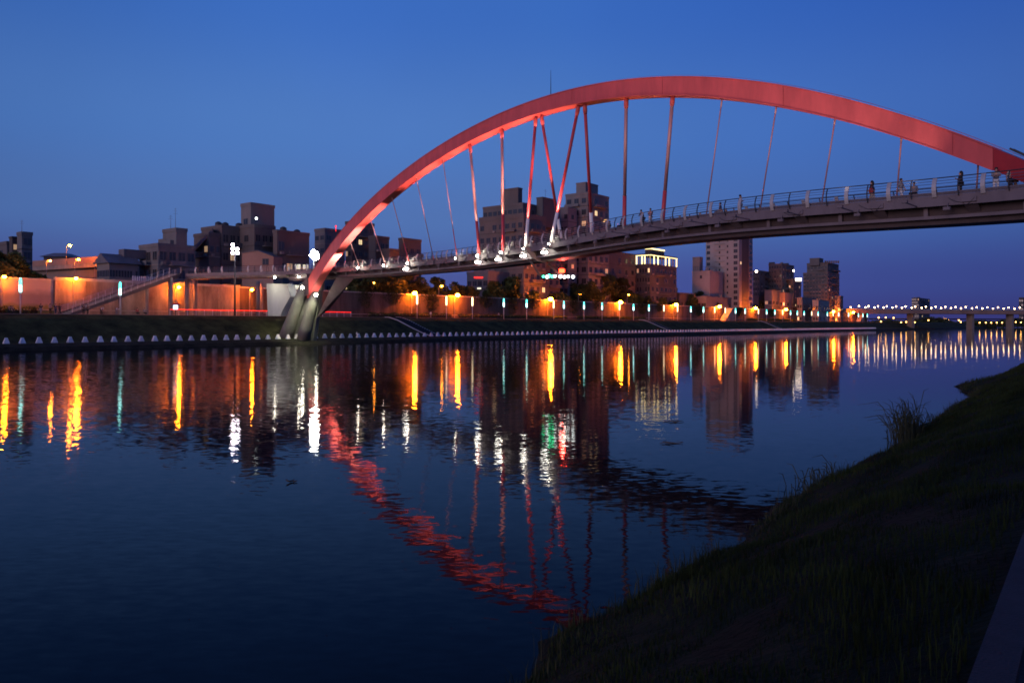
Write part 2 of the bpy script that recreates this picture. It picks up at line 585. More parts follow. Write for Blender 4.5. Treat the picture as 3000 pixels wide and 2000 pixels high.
# ---- far end of the river: low land and a dark band of trees beyond the road bridge
mb = MB()
mb.quad((300, 1250, .6), (2380, 1000, .6), (2380, 2380, 6), (300, 2380, 6))
tag(mb.build('far_land', M['ground']), kind='structure')

# ================================================================== the arch footbridge
AP0 = Vector((-34.8, 138.0))
AD = Vector((math.cos(R(54)), -math.sin(R(54))))
AN = Vector((math.sin(R(54)), math.cos(R(54))))
CU = [2.3476e-09, -8.9016e-07, 0.00010645, -0.0093331, 0.60225, 12.235]
CLW = [2.946e-09, -1.0162e-06, 0.00011745, -0.01018, 0.65673, 9.3524]
def A(k, off, z):
    q = AP0 + AD * k + AN * off
    return Vector((q.x, q.y, z))
def zu(k): return float(np.polyval(CU, k))
def zl(k): return float(np.polyval(CLW, k)) - (0.10 if k > 20 else 0.0)

NEAR = [(-62.42, 149.99, 13.2), (-56.96, 148.61, 13.29), (-51.34, 147.3, 13.32), (-45.93, 145.59, 13.31), (-40.89, 143.29, 13.28),
        (-36.23, 140.36, 13.23), (-31.91, 136.88, 13.16), (-27.86, 132.95, 13.09), (-24.0, 128.73, 13.01), (-20.28, 124.31, 12.93),
        (-16.66, 119.78, 12.86), (-13.16, 115.19, 12.79), (-9.79, 110.56, 12.72), (-6.58, 105.87, 12.66), (-3.58, 101.1, 12.61),
        (-0.79, 96.21, 12.57), (1.79, 91.2, 12.53), (4.19, 86.06, 12.49), (6.49, 80.84, 12.44), (8.8, 75.6, 12.39), (11.26, 70.44, 12.31),
        (14.0, 65.46, 12.2), (17.13, 60.75, 12.07), (20.67, 56.33, 11.91), (24.49, 52.12, 11.72), (28.24, 47.85, 11.53), (31.6, 43.3, 11.37),
        (34.4, 38.4, 11.25), (36.6, 33.2, 11.15)]
def catmull(pts, n=8):
    out = []
    for i in range(len(pts) - 1):
        p0, p1, p2, p3 = [np.array(pts[min(max(j, 0), len(pts) - 1)]) for j in (i - 1, i, i + 1, i + 2)]
        for k in range(n):
            t = k / n
            out.append(.5 * ((2 * p1) + (-p0 + p2) * t + (2 * p0 - 5 * p1 + 4 * p2 - p3) * t * t + (-p0 + 3 * p1 - 3 * p2 + p3) * t ** 3))
    out.append(np.array(pts[-1]))
    return np.array(out)
_c = catmull(NEAR)
_s = np.r_[0, np.cumsum(np.hypot(np.diff(_c[:, 0]), np.diff(_c[:, 1])))]
SLEN = float(_s[-1])
def E_(s, off=0.0, dz=0.0):
    """point on the deck: arclength s along the near edge, off metres towards the far edge"""
    p = [np.interp(s, _s, _c[:, i]) for i in range(3)]
    e = .35
    tx = np.interp(s + e, _s, _c[:, 0]) - np.interp(s - e, _s, _c[:, 0])
    ty = np.interp(s + e, _s, _c[:, 1]) - np.interp(s - e, _s, _c[:, 1])
    L = math.hypot(tx, ty)
    return Vector((p[0] - ty / L * off, p[1] + tx / L * off, p[2] + dz))
def s_at_px(px, off=0.0):
    ss = np.linspace(0, SLEN, 1500)
    best = min(ss, key=lambda q: abs((lambda v: v.x / v.y)(E_(q, off)) - (px - CX) / FPX))
    return float(best)
DW = 4.0                                         # deck width

br = thing('arch_footbridge', 'red steel arch footbridge with curving grey deck crossing the river', 'footbridge', (-38, 141, 0))
STN = np.arange(0, SLEN + .01, 1.0)
def deck_sweep(name, prof, mtl, stn=STN, parent=br, smooth=False):
    m_ = MB()
    m_.sweep([[E_(s, o, z) for o, z in prof] for s in stn])
    return m_.build(name, mtl, parent, smooth)
deck_sweep('deck_slab', [(.12, -.2), (DW - .12, -.2), (DW - .12, 0), (.12, 0)], M['deck'])
fas = deck_sweep('edge_beam', [(-.06, -.56), (.12, -.56), (.12, .10), (-.06, .10)], M['steel_grey'])
deck_sweep('edge_beam', [(DW - .12, -.56), (DW + .06, -.56), (DW + .06, .10), (DW - .12, .10)], M['steel_grey'])
gstn = STN[(STN > 21)]
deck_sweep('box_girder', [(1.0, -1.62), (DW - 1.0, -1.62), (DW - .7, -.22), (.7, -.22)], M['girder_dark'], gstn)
deck_sweep('bottom_flange', [(.50, -1.30), (.86, -1.30), (.86, -1.10), (.50, -1.10)], M['steel_grey'], gstn)
deck_sweep('bottom_flange', [(DW - .86, -1.30), (DW - .50, -1.30), (DW - .50, -1.10), (DW - .86, -1.10)], M['steel_grey'], gstn)
deck_sweep('approach_slab', [(.25, -.95), (DW - .25, -.95), (DW - .05, -.215), (.05, -.215)], M['concrete'], STN[STN < 22.5])
deck_sweep('kick_plate', [(.03, .12), (.05, .12), (.05, .34), (.03, .34)], M['steel_grey'], STN[STN > 22])
# brackets, stiffeners
for s in np.arange(24, SLEN - 1, 5.6):
    for side in (0, 1):
        m_ = MB()
        f = (lambda o: o) if side == 0 else (lambda o: DW - o)
        w = .42
        m_.hexa([E_(s - w, f(-.16), -.42), E_(s + w, f(-.16), -.42), E_(s + w * .8, f(.8), -.95), E_(s - w * .8, f(.8), -.95)],
                [E_(s - w, f(-.16), -.10), E_(s + w, f(-.16), -.10), E_(s + w * .8, f(.8), -.21), E_(s - w * .8, f(.8), -.21)])
        m_.build('bracket', M['steel_grey'], br)
    m_ = MB()
    m_.hexa([E_(s + 2.7, .52, -1.095), E_(s + 2.95, .52, -1.095), E_(s + 2.95, .80, -1.095), E_(s + 2.7, .80, -1.095)],
            [E_(s + 2.7, .52, -.57), E_(s + 2.95, .52, -.57), E_(s + 2.95, .80, -.57), E_(s + 2.7, .80, -.57)])
    m_.build('web_stiffener', M['steel_grey'], br)
# railings
def post_mesh(wide, h=1.2):
    m_ = MB()
    pts = [(-.10 - .16 * math.sin(math.pi * q * .95) + .10 * q * q, h * q) for q in np.linspace(0, 1, 7)]
    w = .13 if wide else .028
    t = .035
    m_.sweep([[(-w, o - t, z), (w, o - t, z), (w, o + t, z), (-w, o + t, z)] for o, z in pts])
    return m_.mesh('railing_post', M['plate'] if wide else M['dark_metal'])
PM = {True: post_mesh(True), False: post_mesh(False)}
RP = root_loc(br)
i = 0
for s in np.arange(1.0, SLEN, 1.4):
    i += 1
    p, q = E_(s), E_(s, 1)
    for side in (0, 1):
        o = E_(s, -.02 if side == 0 else DW + .02, .0) - RP
        ang = math.atan2(q.y - p.y, q.x - p.x) - math.pi / 2 + (math.pi if side else 0)
        link('railing_post', PM[i % 2 == 0], br, o, ang)
for side in (0, 1):
    sg = -1 if side == 0 else 1
    base = 0 if side == 0 else DW
    for h, r in ((.22, .018), (.42, .018), (.62, .018), (.82, .018), (1.0, .018), (1.2, .035)):
        q = h / 1.2
        o = base + sg * (.12 + .16 * math.sin(math.pi * q * .95) - .10 * q * q)
        m_ = MB()
        m_.tube([E_(s, o, h) for s in STN], r, 5)
        m_.build('handrail' if r > .03 else 'rail', M['stainless'] if r < .03 else M['dark_metal'], br)
# arch
def arch_ring(k, w=.62):
    return [A(k, -w, zl(k)), A(k, w, zl(k)), A(k, w, zu(k)), A(k, -w, zu(k))]
ks = list(np.arange(-1.6, 111.2, 1.4))
m_ = MB()
m_.sweep([arch_ring(k) for k in ks])
arch = m_.build('arch', M['arch'], br)
m_ = MB()
m_.sweep([arch_ring(k, .62 + max(0, (k - 111)) * .06) for k in np.arange(ks[-1] + .02, 124, 1.2)])
m_.build('arch_end', M['arch_unlit'], br)
for zf, nm in ((zl, 'bottom'), (zu, 'top')):
    for o0, o1 in ((-.70, -.625), (.625, .70)):
        m_ = MB()
        m_.sweep([[A(k, o0, zf(k) - .03), A(k, o1, zf(k) - .03), A(k, o1, zf(k) + .03), A(k, o0, zf(k) + .03)] for k in ks])
        m_.build('edge_flange', M['arch'], arch)
for k in list(np.arange(8, 110, 12.5)):                                        # welded joints between box segments
    m_ = MB()
    g = .012
    m_.sweep([[A(k2, -.62 - g, zl(k2) - g), A(k2, .62 + g, zl(k2) - g), A(k2, .62 + g, zu(k2) + g), A(k2, -.62 - g, zu(k2) + g)] for k2 in (k, k + .06)])
    m_.build('weld_joint', M['seam'], arch)
for off in (-.5, .5):                                                         # safety line on top of the arch
    m_ = MB()
    kk = np.arange(56, 117, 1.5)
    m_.tube([A(k, off, zu(k) + .16) for k in kk], .008, 4)
    for k in kk:
        m_.tube([A(k, off, zu(k) - .02), A(k, off, zu(k) + .16)], .008, 4)
    m_.build('safety_line', M['rod_red'], arch)
m_ = MB()
k = 66.3
m_.tube([A(k, 0, zu(k) - .05), A(k, 0, zu(k) + 2.9)], [.05, .018], 5)
m_.build('lightning_rod', M['dark_metal'], arch)
m_ = MB()                                                                     # service ladder at the river-side end
for o in (-.25, .25):
    m_.bar(A(111.2, o, zu(111.2) + .34), A(118, o, zu(118) + .34), .06, .12)
for k in np.arange(111.4, 118, .45):
    m_.bar(A(k, -.25, zu(k) + .34), A(k, .25, zu(k) + .34), .04)
m_.build('service_ladder', M['dark_metal'], arch)

# hangers: (k at the arch, pixel column of the foot, edge, kind)
HG = [(14.8, 1054, 0, 'thin'), (22.2, 1129, 0, 'thin'), (29.4, 1198, 0, 'thinred'), (36.7, 1271, 0, 'thin'), (43.8, 1339, 0, 'thinred'),
      (50.3, 1405, 0, 'thick'), (57.2, 1474, 0, 'thick'), (63.7, 1540, 0, 'white'), (64.6, 1648, 1, 'white'), (70.9, 1615, 0, 'white'),
      (71.8, 1736, 1, 'white'), (77.8, 1828, 1, 'thick'), (83.7, 1938, 1, 'thick'), (89.2, 2066, 1, 'thin'), (94.5, 2224, 1, 'thin'),
      (99.5, 2404, 1, 'thin'), (104.4, 2624, 1, 'thin'), (109.3, 2859, 1, 'thin')]
NODE = []
for k, px, side, kind in HG:
    off = -.12 if side == 0 else DW + .12
    s = s_at_px(px, off)
    foot = E_(s, off, .02)
    top = A(k, 0, zl(k) + .1)
    NODE.append((foot, top, s, side))
    r = .055 if kind.startswith('thin') else .17
    d = top - foot
    fr = dict(thin=.06, thinred=.30, thick=.31, white=.23)[kind]
    low = dict(thin=M['rod_red'], thinred=M['rod_red'], thick=M['rod_red'], white=M['rod_white'])[kind]
    upm = dict(thin=M['rod_lit_steel'], thinred=M['rod_lit_steel'], thick=M['rod_lit_steel'], white=M['rod_red'])[kind]
    m_ = MB()
    m_.tube([foot + d * (fr - .004), foot + d * .93], r, 8)
    h_ = m_.build('hanger', upm, br, True)
    m_ = MB()
    m_.tube([foot, foot + d * .02, foot + d * fr], [r * .9, r * 1.25, r * 1.15], 8)
    m_.build('lower_sleeve', low, h_, True)
    m_ = MB()
    m_.tube([foot + d * .925, foot + d * .95, top], [r * 1.1, r * 1.35, r * 1.2], 8)
    m_.build('clevis', M['rod_lit_steel'] if 'thin' in kind else M['arch'], h_, True)
    m_ = MB()                                                                  # gusset under the foot
    t_ = (E_(s + .5) - E_(s - .5)).normalized()
    o1 = E_(s, .95 if side == 0 else DW - .95, -.75)
    m_.bar(foot - Vector((0, 0, .30)), o1, .34, .34)
    m_.bar(foot + Vector((0, 0, .04)), foot - Vector((0, 0, .5)), .42, .30, up=t_)
    m_.build('gusset', M['steel_grey'], br)

def spot(name, loc, target, power, colr, size=50, blend=.6, rad=.15, parent=br):
    ld = bpy.data.lights.new(name, 'SPOT')
    ld.energy = power
    ld.color = colr
    ld.spot_size = R(size)
    ld.spot_blend = blend
    ld.shadow_soft_size = rad
    o = bpy.data.objects.new(name, ld)
    col.objects.link(o)
    v = Vector(target) - Vector(loc)
    o.rotation_euler = v.to_track_quat('-Z', 'Y').to_euler()
    o.location = Vector(loc) - root_loc(parent)
    o.parent = parent
    return o
# big pinkish gusset and hanging frame at mid span, with the navigation lights
s0 = s_at_px(1548)
def at(px, py, D): return P(px, py, D)
m_ = MB()
pl = [(1540, 722), (1556, 728), (1572, 752), (1600, 762), (1602, 772), (1574, 764), (1556, 752), (1546, 738)]
fr_ = [at(x, y, 90.3) for x, y in pl]
bk = [p + Vector((.25, .35, 0)) for p in fr_]
m_.hexa(fr_, bk)
m_.build('curved_gusset', M['b_pink'], br)
nav = thing('navigation_light_frame', 'hanging frame of green, white and red navigation lights under the deck', 'lights', at(1612, 770, 91))
for (x0, y0), (x1, y1) in (((1548, 757), (1582, 806)), ((1604, 770), (1640, 806)), ((1584, 808), (1686, 808)), ((1646, 765), (1646, 806))):
    m_ = MB()
    m_.bar(at(x0, y0, 91.5), at(x1, y1, 91.5), .22, .22)
    m_.build('strut', M['girder_dark'], nav)
for x, y, r, nm in ((1592, 808, .14, 'nav_green'), (1603, 809, .20, 'nav_white'), (1609, 806, .2, 'nav_green'), (1619, 808, .18, 'nav_green'), (1626, 807, .17, 'nav_white'),
                    (1642, 808, .2, 'nav_white'), (1654, 809, .16, 'halogen_soft'), (1664, 808, .17, 'nav_white'), (1679, 809, .19, 'nav_white')):
    m_ = MB()
    m_.ball(at(x, y + 2, 91.2), r, 8, 5)
    m_.build('signal_lamp', M[nm], nav, True)
m_ = MB()
c = at(1646, 793, 91.1)
m_.box(c.x - .32, c.x + .32, c.y - .12, c.y + .12, c.z - .22, c.z + .22)
m_.build('red_lamp_box', M['nav_red'], nav)
spot('red_glow', c + Vector((.1, -.3, .3)), E_(s_at_px(1690, .6), .7, -1.2), 900, (1, .03, .02), 95, .9, parent=nav)

# ---- deck and node floodlights
WHITE = (1, .91, .74)
for idx in (0, 1, 2, 4, 5, 6, 7, 9):
    foot, top, s, side = NODE[idx]
    c = foot + Vector((-.25, -.35, -.12)) if idx < 5 else foot + Vector((-.3, -.4, -.2))
    m_ = MB()
    m_.ball(c, .15 if idx in (0, 1, 2, 5, 6) else .09, 8, 6)
    fl = m_.build('floodlight', M['halogen'], br, True)
    m_ = MB()
    m_.bar(c - Vector((0, 0, .42)), c - Vector((0, 0, .17)), .22, .22)
    m_.build('housing', M['dark_metal'], fl)
    k = HG[idx][0]
    spot('uplight', c + Vector((-.1, -.2, .35)), A(k - 6, 0, zl(k - 6)), 17000 if idx < 3 else 15000, (1, .84, .72) if idx < 2 else (1, .52, .40), 58, .8)
    spot('uplight', c + Vector((-.1, -.2, .35)), foot + Vector((.3, .4, 2.0)), 110, WHITE, 110, .9)
for px, big in ((1190, 0), (1402, 1), (1462, 1), (1535, 1), (1597, 1)):
    s = s_at_px(px, .2)
    m_ = MB()
    c = E_(s, .25, -.86)
    m_.ball(c, .25, 10, 6, .7)
    m_.ball(E_(s - .75, .25, -.84), .17, 8, 6, .8)
    m_.build('under_deck_floodlight', M['halogen_soft'], br, True)
    spot('downlight', E_(s, -.35, -.5), E_(s + .4, 1.2, -1.6), 150, WHITE, 120, .9)
# dark fixtures along the right half, with their cables
for s in np.arange(62, SLEN - 4, 5.6):
    m_ = MB()
    c = E_(s, -.32, -.78)
    t_ = (E_(s + .3) - E_(s - .3)).normalized()
    m_.bar(c - t_ * .2, c + t_ * .2, .2, .2)
    m_.bar(E_(s, -.08, -.4), c, .05, .05)
    m_.build('fixture_box', M['steel_grey'], br)
    m_ = MB()
    m_.tube([E_(s + q * 1.6, -.12 - .05 * math.sin(q * 9), -.1 - .62 * math.sin(math.pi * min(1, q * 1.0)) * (.55 + .4 * (q > .5))) for q in np.linspace(0, 1, 9)], .014, 4)
    m_.build('cable', M['dark_metal'], br)
# spots on outriggers added past the railing to brighten the arch's near face
for px, kk, pw in ((1790, 77, 700), (1900, 82, 800), (2020, 87, 900), (2150, 91.5, 950), (2300, 96, 1000), (2460, 100.5, 900), (2650, 105, 620)):
    s = s_at_px(px, -2.0)
    m_ = MB()
    m_.bar(E_(s, .0, -.5), E_(s, -2.0, -.42), .06, .06)
    m_.bar(E_(s - .18, -2.0, -.38), E_(s + .18, -2.0, -.38), .2, .18)
    m_.build('added_wash_fixture', M['steel_grey'], br)
    spot('arch_wash', E_(s, -2.05, -.22), A(kk, -.6, zl(kk) + 1.2), pw * 1.6, (1, .80, .72), 62, 1.0)
k = 77.8
foot, top, s, side = NODE[11]
spot('amber_uplight', A(76.5, -1.6, 13.2), A(79.0, 0, zl(79.0)), 2600, (1, .62, .18), 36, .8)

# ---- concrete leg, strut, pier
def limb(name, a, b, ra, rb, mtl, n=10):
    m_ = MB()
    a, b = Vector(a), Vector(b)
    m_.tube([a, a.lerp(b, .35), a.lerp(b, .7), b], [ra, ra + (rb - ra) * .35, ra + (rb - ra) * .7, rb], n)
    return m_.build(name, mtl, br, True)
limb('leg_limb', (-37.0, 139.6, 10.4), (-41.6, 143.6, .6), .8, 1.35, M['leg'], 14)
limb('leg_limb', (-34.6, 138.6, 9.6), (-38.0, 142.6, .6), .75, 1.2, M['leg'], 14)
m_ = MB()
m_.hexa([(-41.4, 144.0, .6), (-36.2, 142.8, .6), (-35.8, 143.8, .6), (-41.2, 145.2, .6)],
        [(-37.6, 140.6, 11.2), (-33.4, 138.4, 11.2), (-33.2, 139.2, 11.2), (-37.4, 141.4, 11.2)])
m_.build('leg_web', M['leg'], br)
m_ = MB()
m_.hexa([A(-4.2, -.75, 8.2), A(-4.2, .75, 8.2), A(-.9, .75, 8.9), A(-.9, -.75, 8.9)], [A(-3.2, -.75, 11.0), A(-3.2, .75, 11.0), A(-1.2, .75, 12.4), A(-1.2, -.75, 12.4)])
m_.build('arch_shoe', M['girder_dark'], br)
m_ = MB()
m_.hexa([P(925, 935, 140.5), P(965, 905, 139), P(965, 905, 141), P(925, 935, 142.5)], [P(985, 812, 135), P(1040, 812, 133), P(1040, 812, 135.5), P(985, 812, 137.5)])
m_.build('deck_strut', M['girder_dark'], br)
m_ = MB()
pr = [(784, 925), (822, 925), (828, 908), (851, 868), (842, 832), (781, 830)]
m_.hexa([P(x, y, 147) for x, y in pr], [P(x, y, 147) + Vector((.8, 2.2, 0)) for x, y in pr])
m_.build('wall_pier', M['pier'], br)
for px, n_ in ((500, 26.5), (548, 27.5), (572, 29), (756, 24.5), (765, 29.5), (853, 23)):
    t = bank_t(px, n_)
    c = B(t, n_)
    m_ = MB()
    m_.tube([(c.x, c.y, PROM_Z), (c.x, c.y, 12.35)], .42, 12)
    m_.build('approach_column', M['concrete'], br, True)
for px, py in ((806, 813), (876, 813)):
    s = s_at_px(px, .3)
    m_ = MB()
    c = E_(s, .2, -1.05)
    m_.ball(c, .2, 8, 6, .7)
    m_.build('pier_floodlight', M['halogen'], br, True)
    spot('pier_spot', E_(s, -.5, -1.15), P(px - 6, 872, 147.2), 330, (1, .97, .74), 100, .9)
for px, py, tx, ty in ((886, 842, 858, 930), (926, 864, 905, 935)):
    c = P(px, py, 136.6)
    m_ = MB()
    m_.ball(c, .26, 8, 6)
    m_.build('leg_floodlight', M['halogen'], br, True)
    spot('leg_spot', c + Vector((-.1, -.9, .1)), P(tx, ty, 139.6), 2200, (.95, 1, .62), 70, .9)

# ---- the stair down to the promenade
STB, STT = Vector((-70.7, 126.0, PROM_Z)), Vector((-62.9, 149.6, 13.18))
st = thing('access_stair', 'long metal railed stair climbing from the promenade to the footbridge', 'stair', STB)
sdir = (STT - STB)
sh = Vector((sdir.x, sdir.y, 0)).normalized()
sn = Vector((-sh.y, sh.x, 0))
NSTEP = 46
for i in range(NSTEP):
    a = STB + sdir * (i / NSTEP)
    m_ = MB()
    m_.obox((a.x, a.y), (sh.x, sh.y), (sn.x, sn.y), a.z + .02, a.z + .175, 0, .56, .18, 2.6)
    m_.build('step', M['concrete'], st)
for o in (0, 2.62):
    m_ = MB()
    a, b2 = STB + sn * (o + .07), STT + sn * (o + .07)
    m_.hexa([a + Vector((0, 0, -.25)) - sn * .07, b2 + Vector((0, 0, -.45)) - sn * .07, b2 + Vector((0, 0, -.45)) + sn * .07, a + Vector((0, 0, -.25)) + sn * .07],
            [a + Vector((0, 0, .28)) - sn * .07, b2 + Vector((0, 0, .28)) - sn * .07, b2 + Vector((0, 0, .28)) + sn * .07, a + Vector((0, 0, .28)) + sn * .07])
    m_.build('stringer', M['girder_dark'], st)
    for h in (.5, .72, .94, 1.16, 1.32):
        m_ = MB()
        m_.tube([STB + sn * (o + .07) + Vector((0, 0, h)), STT + sn * (o + .07) + Vector((0, 0, h))], .028, 5)
        m_.build('rail', M['stainless'], st)
    for q in np.linspace(.01, .99, 17):
        p = STB + sdir * q + sn * (o + .07)
        m_ = MB()
        m_.bar(p, p + Vector((0, 0, 1.32)), .07, .07)
        m_.build('rail_post', M['plate'], st)
m_ = MB()
for q in (.45, .7):
    p = STB + sdir * q + sn * 1.3
    m_.tube([(p.x, p.y, PROM_Z), (p.x, p.y, p.z - .2)], .3, 10)
m_.build('support', M['concrete'], st)

# ================================================================== flood wall
def wall_section(name, label, t0, t1, top, mtl, n0=WALL_N, th=.5, panel=7.0, coping=.28):
    w = thing(name, label, 'wall', B(t0, n0, PROM_Z))
    k = max(1, round((t1 - t0) / panel))
    L = (t1 - t0) / k
    for i in range(k):
        m_ = MB()
        j = random.uniform(-.025, .025)
        m_.obox(B(t0 + i * L, n0), BD, BN, PROM_Z - .4, top, .025, L - .025, j, th)
        m_.build('panel', mtl, w)
    m_ = MB()
    m_.obox(B(t0, n0), BD, BN, top + .003, top + coping, 0, t1 - t0, -.14, th + .12)
    m_.build('coping', M['coping'], w)
    m_ = MB()
    m_.obox(B(t0, n0), BD, BN, PROM_Z + .9, PROM_Z + 1.02, 0, t1 - t0, -.09, -.03)
    m_.build('ledge', M['coping'], w)
    return w
# painted mural: soft sky above, grass strip below (flat paint on the wall)
def mural():
    m = bpy.data.materials.new('wall_mural_paint')
    m.use_nodes = True
    n, l = m.node_tree.nodes, m.node_tree.links
    b = n['Principled BSDF']
    b.inputs['Roughness'].default_value = .85
    g = n.new('ShaderNodeNewGeometry')
    sp = n.new('ShaderNodeSeparateXYZ')
    l.new(g.outputs['Position'], sp.inputs[0])
    nz = n.new('ShaderNodeTexNoise')
    nz.inputs['Scale'].default_value = .9
    nz.inputs['Detail'].default_value = 6
    l.new(g.outputs['Position'], nz.inputs['Vector'])
    ad = n.new('ShaderNodeMath')
    ad.operation = 'MULTIPLY_ADD'
    ad.inputs[1].default_value = 1.6
    l.new(nz.outputs['Fac'], ad.inputs[0])
    l.new(sp.outputs['Z'], ad.inputs[2])
    mr = n.new('ShaderNodeMapRange')
    mr.inputs['From Min'].default_value = 6.0
    mr.inputs['From Max'].default_value = 12.0
    l.new(ad.outputs[0], mr.inputs[0])
    rp = n.new('ShaderNodeValToRGB')
    e = rp.color_ramp.elements
    e[0].color = (.12, .14, .045, 1)
    e[1].color = (.33, .28, .28, 1)
    for p, c in ((.24, (.18, .18, .065)), (.34, (.26, .215, .215)), (.55, (.20, .17, .185)), (.75, (.35, .29, .285))):
        q = e.new(p)
        q.color = (*c, 1)
    l.new(mr.outputs[0], rp.inputs[0])
    l.new(rp.outputs[0], b.inputs['Base Color'])
    return m
M['mural'] = mural()
tA, tB = bank_t(158, WALL_N), bank_t(700, WALL_N)
wall_section('flood_wall', 'flood wall section with a faded landscape mural, far left', -70, tA, WALL_TOP - .12, M['mural'], panel=9)
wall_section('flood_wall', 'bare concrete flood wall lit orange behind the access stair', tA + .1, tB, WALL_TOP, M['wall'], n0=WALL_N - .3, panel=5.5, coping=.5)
wall_section('flood_wall', 'stained flood wall, coloured dark as unlit, running right behind the arch leg', tB + .1, 330, WALL_TOP - .05, M['wall_dim'], panel=8.9)
wall_section('flood_wall', 'far stretch of flood wall towards the road bridge', 330.1, 560, WALL_TOP - .1, M['wall_dim'], panel=17.8)
# stairs that cross the flood wall
def wall_stair(px_top, label, w=3.2):
    t = bank_t(px_top, WALL_N - 2)
    o = thing('wall_crossing_stair', label, 'stair', B(t, WALL_N - 2, PROM_Z))
    for i in range(18):
        q = i / 18
        m_ = MB()
        m_.obox(B(t - 9 + 9 * q, WALL_N - 3.5), BD, BN, PROM_Z, PROM_Z + .25 + 6.0 * q, 0, .5, 0, w)
        m_.build('step', M['coping'], o)
    m_ = MB()
    m_.hexa([B(t - 9.2, WALL_N - 3.8, PROM_Z), B(t + .6, WALL_N - 3.8, PROM_Z), B(t + .6, WALL_N - 3.52, PROM_Z), B(t - 9.2, WALL_N - 3.52, PROM_Z)],
            [B(t - 9.2, WALL_N - 3.8, PROM_Z + .9), B(t + .6, WALL_N - 3.8, WALL_TOP + 1.0), B(t + .6, WALL_N - 3.52, WALL_TOP + 1.0), B(t - 9.2, WALL_N - 3.52, PROM_Z + .9)])
    m_.build('side_wall', M['wall'], o)
wall_stair(2140, 'sloping concrete stair over the flood wall below the pale tower')
wall_stair(2525, 'far sloping stair over the flood wall near the road bridge')

# hedges in front of the wall
def leaf_cloud(n, fn, size, mtl, name):
    """n small leaf quads; fn(k) -> (k,3) centres"""
    c = fn(n)
    a = rng.normal(size=(n, 3)); a /= np.linalg.norm(a, axis=1)[:, None]
    b2 = rng.normal(size=(n, 3)); b2 -= a * (a * b2).sum(1)[:, None]; b2 /= np.linalg.norm(b2, axis=1)[:, None]
    s = size * rng.uniform(.6, 1.3, (n, 1))
    v = np.stack([c - a * s - b2 * s * .6, c + a * s - b2 * s * .25, c + a * s * 1.2 + b2 * s * .5, c - a * s * .6 + b2 * s * .6], 1).reshape(-1, 3)
    me = bpy.data.meshes.new(name)
    f = np.arange(n * 4).reshape(-1, 4)
    me.from_pydata(v.tolist(), [], f.tolist())
    me.materials.append(mtl)
    me.update()
    return me
def hedge(t0, t1, n0, h, w, label):
    L = t1 - t0
    def fn(k):
        q = rng.uniform(0, 1, (k, 3))
        x, y = q[:, 0] * L, (q[:, 1] - .5) * w
        z = np.maximum(q[:, 2] ** .6 * h * (1 + .14 * np.sin(x * 1.7)), .05)
        return np.c_[x, y, z]
    o = thing('hedge', label, 'hedge', B(t0, n0, PROM_Z), 'hedges along the flood wall', BANK_YAW)
    link('foliage', leaf_cloud(int(L * 60), fn, .16, M['hedge'], 'hedge_foliage'), o)
    m_ = MB()
    m_.box(.2, L - .2, -w * .3, w * .3, 0, h * .62)
    link('inner_twigs', m_.mesh('inner_twigs', M['soil']), o)
hedge(-16, 12, 30.0, 1.25, 1.2, 'low clipped hedge under the mural wall')
hedge(bank_t(1080, 30), bank_t(1320, 30), 30, 1.3, 1.3, 'clipped hedge below the flood wall left of mid river')
hedge(bank_t(1345, 30), bank_t(1660, 30), 30, 1.2, 1.3, 'long clipped hedge below the flood wall at mid picture')
hedge(bank_t(1690, 30), bank_t(1890, 30), 30, 1.2, 1.3, 'clipped hedge below the flood wall right of mid river')
hedge(bank_t(2190, 30), bank_t(2330, 30), 30, 1.2, 1.3, 'farthest clipped hedge at the foot of the flood wall')

def creeper(px, w, drop, label):
    t = bank_t(px, WALL_N)
    def fn(k):
        x = rng.normal(0, w * .3, k)
        z = -drop * rng.uniform(0, 1, k) ** 1.4 * (1 - np.minimum(1, np.abs(x) / w) ** 2) + .35
        return np.c_[x, rng.uniform(-.28, .05, k), z]
    o = thing('wall_creeper', label, 'creeper', B(t, WALL_N - .18, WALL_TOP), 'creepers hanging on the flood wall', BANK_YAW)
    tag(link('foliage', leaf_cloud(int(w * drop * 26), fn, .15, M['leaf2'], 'creeper_foliage'), o), kind='stuff')
for i, (px, w, d_) in enumerate(((1070, 4, 4), (1150, 6, 3), (1262, 5, 4.5), (1420, 7, 3.2), (1500, 5, 5), (1560, 6, 3), (1680, 7, 4.5), (1745, 5, 3), (1880, 8, 4.2), (1930, 6, 3), (2045, 9, 4.5), (2165, 8, 4), (2260, 9, 4))):
    creeper(px, w, d_, 'dark creeper hanging down the flood wall, %s from the left' % ordinal(i))

# ================================================================== bank stairs
def bank_stair(t_top, t_bot, label):
    o = thing('bank_stair', label, 'stair', B(t_bot, 5.4, 1.0))
    N = 20
    w = 3.0
    for i in range(N):
        q = i / N
        n0 = 5.5 + 10.4 * q
        t = t_bot + (t_top - t_bot) * q
        z = np.interp(n0 + .52, [5.4, 7, 10, 13, 15, 16], [1.04, 1.55, 2.95, 4.45, 5.1, 5.16]) + .07
        m_ = MB()
        m_.obox(B(t, n0), BD, BN, z - .5, z, 0, w, 0, .515)
        m_.build('step', M['asphalt'], o)
    for e in (-.35, w):
        m_ = MB()
        prof = [(5.4, 1.04), (7, 1.55), (10, 2.95), (13, 4.45), (15, 5.1), (16, 5.16)]
        rings = []
        for n0, z in prof:
            t = t_bot + (t_top - t_bot) * (n0 - 5.4) / 10.6 + e
            rings.append([B(t, n0, z - .2), B(t + .35, n0, z - .2), B(t + .35, n0, z + .16), B(t, n0, z + .16)])
        m_.sweep(rings)
        m_.build('side_kerb', M['kerb'], o)
bank_stair(78, 81.5, 'dark flight of steps with pale kerbs down the grass bank near the arch leg')
bank_stair(194, 199, 'flight of steps down the grass bank right of mid river')
